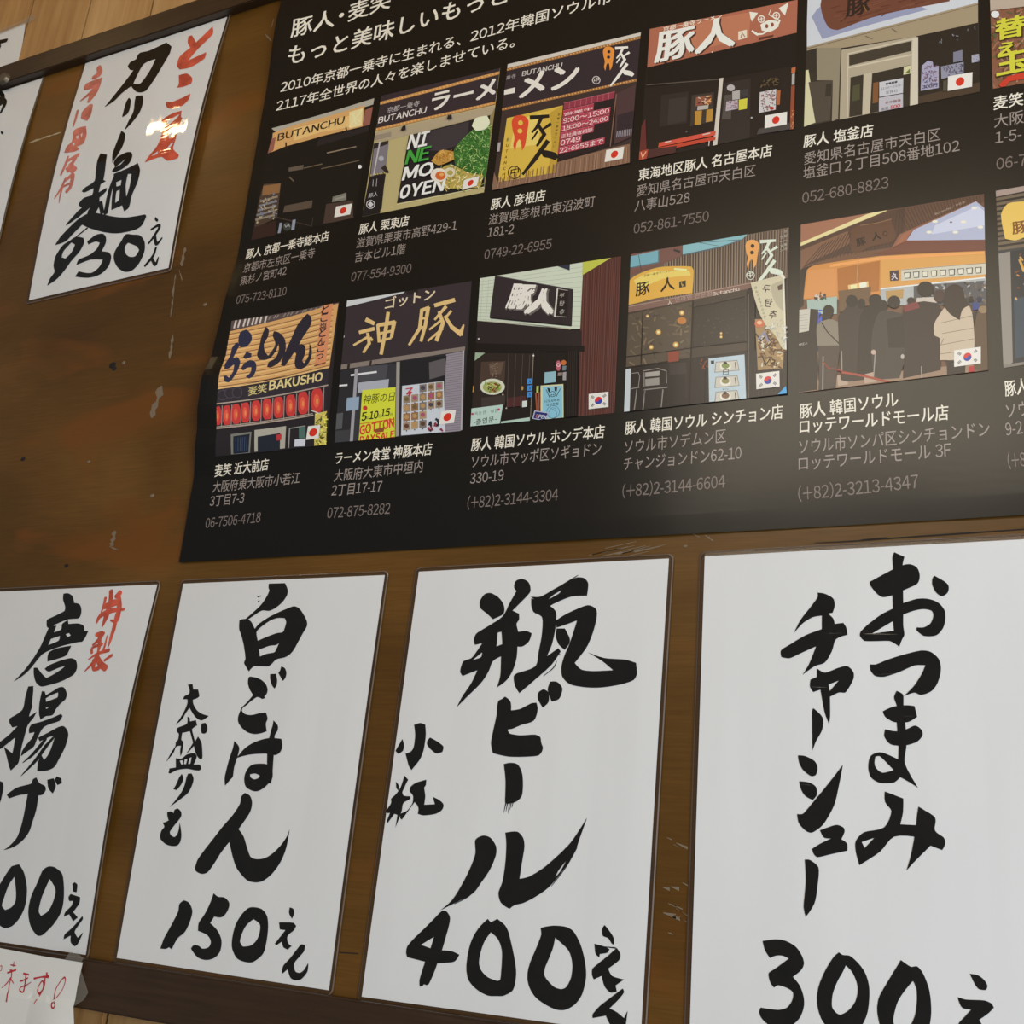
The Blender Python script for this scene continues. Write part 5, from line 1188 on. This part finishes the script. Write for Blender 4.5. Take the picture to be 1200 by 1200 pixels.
p.O('#c88644', '100 440 140 415 510 362 1100 333 1106 425 1100 500 520 560 510 605 80 605', True); p.O('#e09c58', '230 410 510 365 1100 335 1100 350 520 384 230 425'); p.O('#a8682f', '270 432 510 388 505 560 275 582'); p.O('#cf8c50', '110 440 268 430 268 585 82 600'); p.O('#d09850', '515 385 1100 352 1104 420 1100 480 515 540')
p.O('#5e4030', '345 215 400 186 490 176 570 150 600 240 582 282 450 312 380 350 348 330', True); p.S('#8a684c', '400 190 4 485 178 4 575 155 4'); p.T('#211a16', '豚', (382, 306), (432, 292), .04, 1.1); p.T('#211a16', '人', (468, 275), (518, 262), .04, 1.1); p.ring('#2a201a', 540, 236, 14, 4, '#5e4030')
p.O('#c4c0b0', '630 437 1105 400 1106 465 630 502'); p.S('#8a6a48', '632 440 3 1105 402 3')
for i in range(9): x_ = 645 + i * 50; p.O('#34302c', '%f %f %f %f %f %f %f %f' % (x_, 455 - i * 3.6, x_ + 38, 452 - i * 3.6, x_ + 36, 488 - i * 3.6, x_ + 6, 490 - i * 3.6)); p.O('#d4d0c0', '%f %f %f %f %f %f %f %f' % (x_ + 5, 459 - i * 3.6, x_ + 32, 456 - i * 3.6, x_ + 31, 484 - i * 3.6, x_ + 7, 486 - i * 3.6))
p.O('#382838', '565 446 616 441 616 500 568 503'); p.T('#c8c0c8', '久', (575, 494), (610, 490), .04, 1.3)
p.S('#b89c78', '388 370 3 380 505 3'); p.O('#dcb878', '330 526 445 505 448 552 335 576'); p.O('#f0dca8', '345 528 380 522 382 566 350 570'); p.O('#e8e0cc', '395 515 435 508 436 548 398 554')
p.O('#a8acac', '515 552 1110 488 1112 640 515 640'); p.O('#4c4c50', '700 530 1110 500 1112 640 700 640'); p.specks(['#8a8c90', '#2c2c30', '#b4b4b0', '#6a5a48'], '720 530 1105 505 1108 620 720 630', 60, 11, 20); p.S('#dce0dc', '515 548 8 1100 485 8'); p.O('#b08c54', '545 560 645 550 640 600 548 605')
p.O('#9cb0a8', '100 610 270 590 268 690 105 690'); p.specks(['#3a3634', '#c8c8c0', '#6a6460'], '140 580 205 575 205 610 140 610', 24, 9, 16); p.O('#6a5038', '280 560 460 535 455 640 280 680')
p.O('#2a52a8', '130 700 170 680 175 900 155 905 150 740'); p.specks(['#3c62c8', '#5a4a9a'], '130 680 180 665 180 740 130 740', 20, 9, 16)
p.O('#937864', '60 1080 270 1040 640 1010 1118 960 1118 1005 52 1132'); p.O('#b09a88', '270 1035 340 1030 330 1085 275 1095'); p.O('#b09a88', '420 1020 520 1010 520 1065 425 1080'); p.O('#a88a78', '130 900 165 900 165 1090 130 1100')
Dk = '#211b19'
p.O(Dk, '52 790 125 780 160 800 165 1000 160 1115 52 1130'); p.E(Dk, 140, 700, 22, 34); p.O(Dk, '118 660 165 665 160 800 115 800')
p.O('#80786a', '190 725 240 720 285 745 292 800 288 870 160 870 155 760', True); p.O('#453a34', '162 868 286 866 275 980 262 1118 165 1118 170 1000'); p.E(Dk, 222, 672, 31, 34); p.O(Dk, '195 670 245 690 235 715 185 730'); p.S('#2c2624', '185 740 7 215 790 7 280 855 7')
p.O('#332a26', '278 700 320 655 325 620 385 620 390 650 440 660 445 900 420 1060 330 1070 290 1060 282 900', True); p.E(Dk, 353, 618, 34, 36); p.E(Dk, 407, 632, 22, 30)
p.O(Dk, '400 700 450 640 520 640 560 690 540 1000 380 1040', True); p.E(Dk, 485, 612, 38, 35); p.O('#3a3330', '470 780 500 690 540 668 640 690 660 900 620 1050 480 1060 462 900', True); p.E(Dk, 590, 622, 36, 36); p.E(Dk, 530, 642, 26, 30); p.O('#211c1b', '550 720 640 700 655 880 560 880', True)
p.E('#2c1f1e', 685, 615, 22, 20); p.O('#2b1f1d', '640 680 655 640 725 615 830 625 865 690 860 800 852 1005 640 1052 650 850', True); p.O('#742c32', '642 645 720 618 735 655 650 680', True); p.E('#1f1816', 768, 550, 48, 44); p.O('#c0b4a8', '718 600 815 594 832 628 760 618 716 624'); p.E('#3a2826', 845, 590, 35, 38)
p.O('#1e1615', '1005 600 1030 590 1040 620 1010 625'); p.E('#222444', 1070, 608, 16); p.O('#2a3c7a', '1030 630 1062 620 1070 665 1030 670'); p.O('#574232', '1045 730 1070 655 1115 640 1122 1005 1040 1010 1030 860', True); p.E('#8a7458', 1092, 665, 28, 22); p.O('#2c2422', '1015 690 1060 670 1030 770 1012 750')
p.O('#bfae98', '848 690 880 650 1000 615 1030 690 1042 860 1030 950 848 950 846 825 818 810 815 750', True); p.L('#8f7e6a', '858 740 4 1028 700 4 862 800 4 1032 770 4 850 865 4 1036 830 4 850 915 4 1036 890 4 868 830 5 850 870 5')
p.O('#2a1c18', '872 640 882 550 930 522 975 545 990 600 1018 640 975 665 960 725 905 690', True); p.O('#1e1816', '888 952 992 950 990 1022 888 1036'); p.O('#a8262c', '1010 985 1040 980 1045 1015 1008 1020')
p.O('#c0bcb0', '50 668 120 660 112 785 50 797'); p.lines('#8a8680', (60, 690), (60, 780), (105, 684), (104, 775), 6, 2); p.T('#b0aca4', 'AREA', (52, 872), (104, 860), .02)
p.L('#9a948c', '192 930 7 190 1115 7 296 900 5 298 1010 5 485 905 6 475 1050 5 745 985 6 745 1050 6'); p.S('#8a342c', '192 960 8 225 995 8 300 1010 8'); p.S('#a04434', '300 1018 13 430 1040 13 570 1075 11'); p.E('#b8a090', 475, 905, 14); p.E('#b0a8a0', 638, 930, 10, 14)
p.done('928 895 1078 875 1080 968 928 988', 'kr')
# 12
p = Pic((0, 0, 1), [(1167, 224), (1340, 194), (1345, 405), (1176, 431.5)], '#34363a', 'picture cut by the right edge with a rounded yellow wood sign')
p.O('#6a5c4c', '1167 222 1345 190 1345 270 1169 294'); p.lines('#2c2622', (1167, 228), (1169, 292), (1345, 196), (1345, 268), 11, 2.6); p.O('#a08c84', '1167 222 1345 190 1345 196 1167 231')
p.O('#dcb85c', '1173 252 1181 239 1200 236 1345 205 1345 255 1205 277 1190 282 1178 280', True); p.T('#7a4a24', '豚人', (1187, 274), (1225, 267), .03, 1.05)
p.O('#8a847c', '1169 298 1184 295 1187 425 1176 431'); p.O('#22262c', '1184 295 1345 268 1345 404 1187 428'); p.O('#30404e', '1188 350 1345 325 1345 395 1190 420'); p.S('#c89a4c', '1195 305 3 1200 318 3'); p.specks(['#b87838', '#c8a060', '#6a3a24'], '1190 300 1230 294 1230 345 1190 350', 30, 2.5, 5); p.O('#7a746c', '1176 428 1345 402 1345 408 1176 431.5')
p.done()
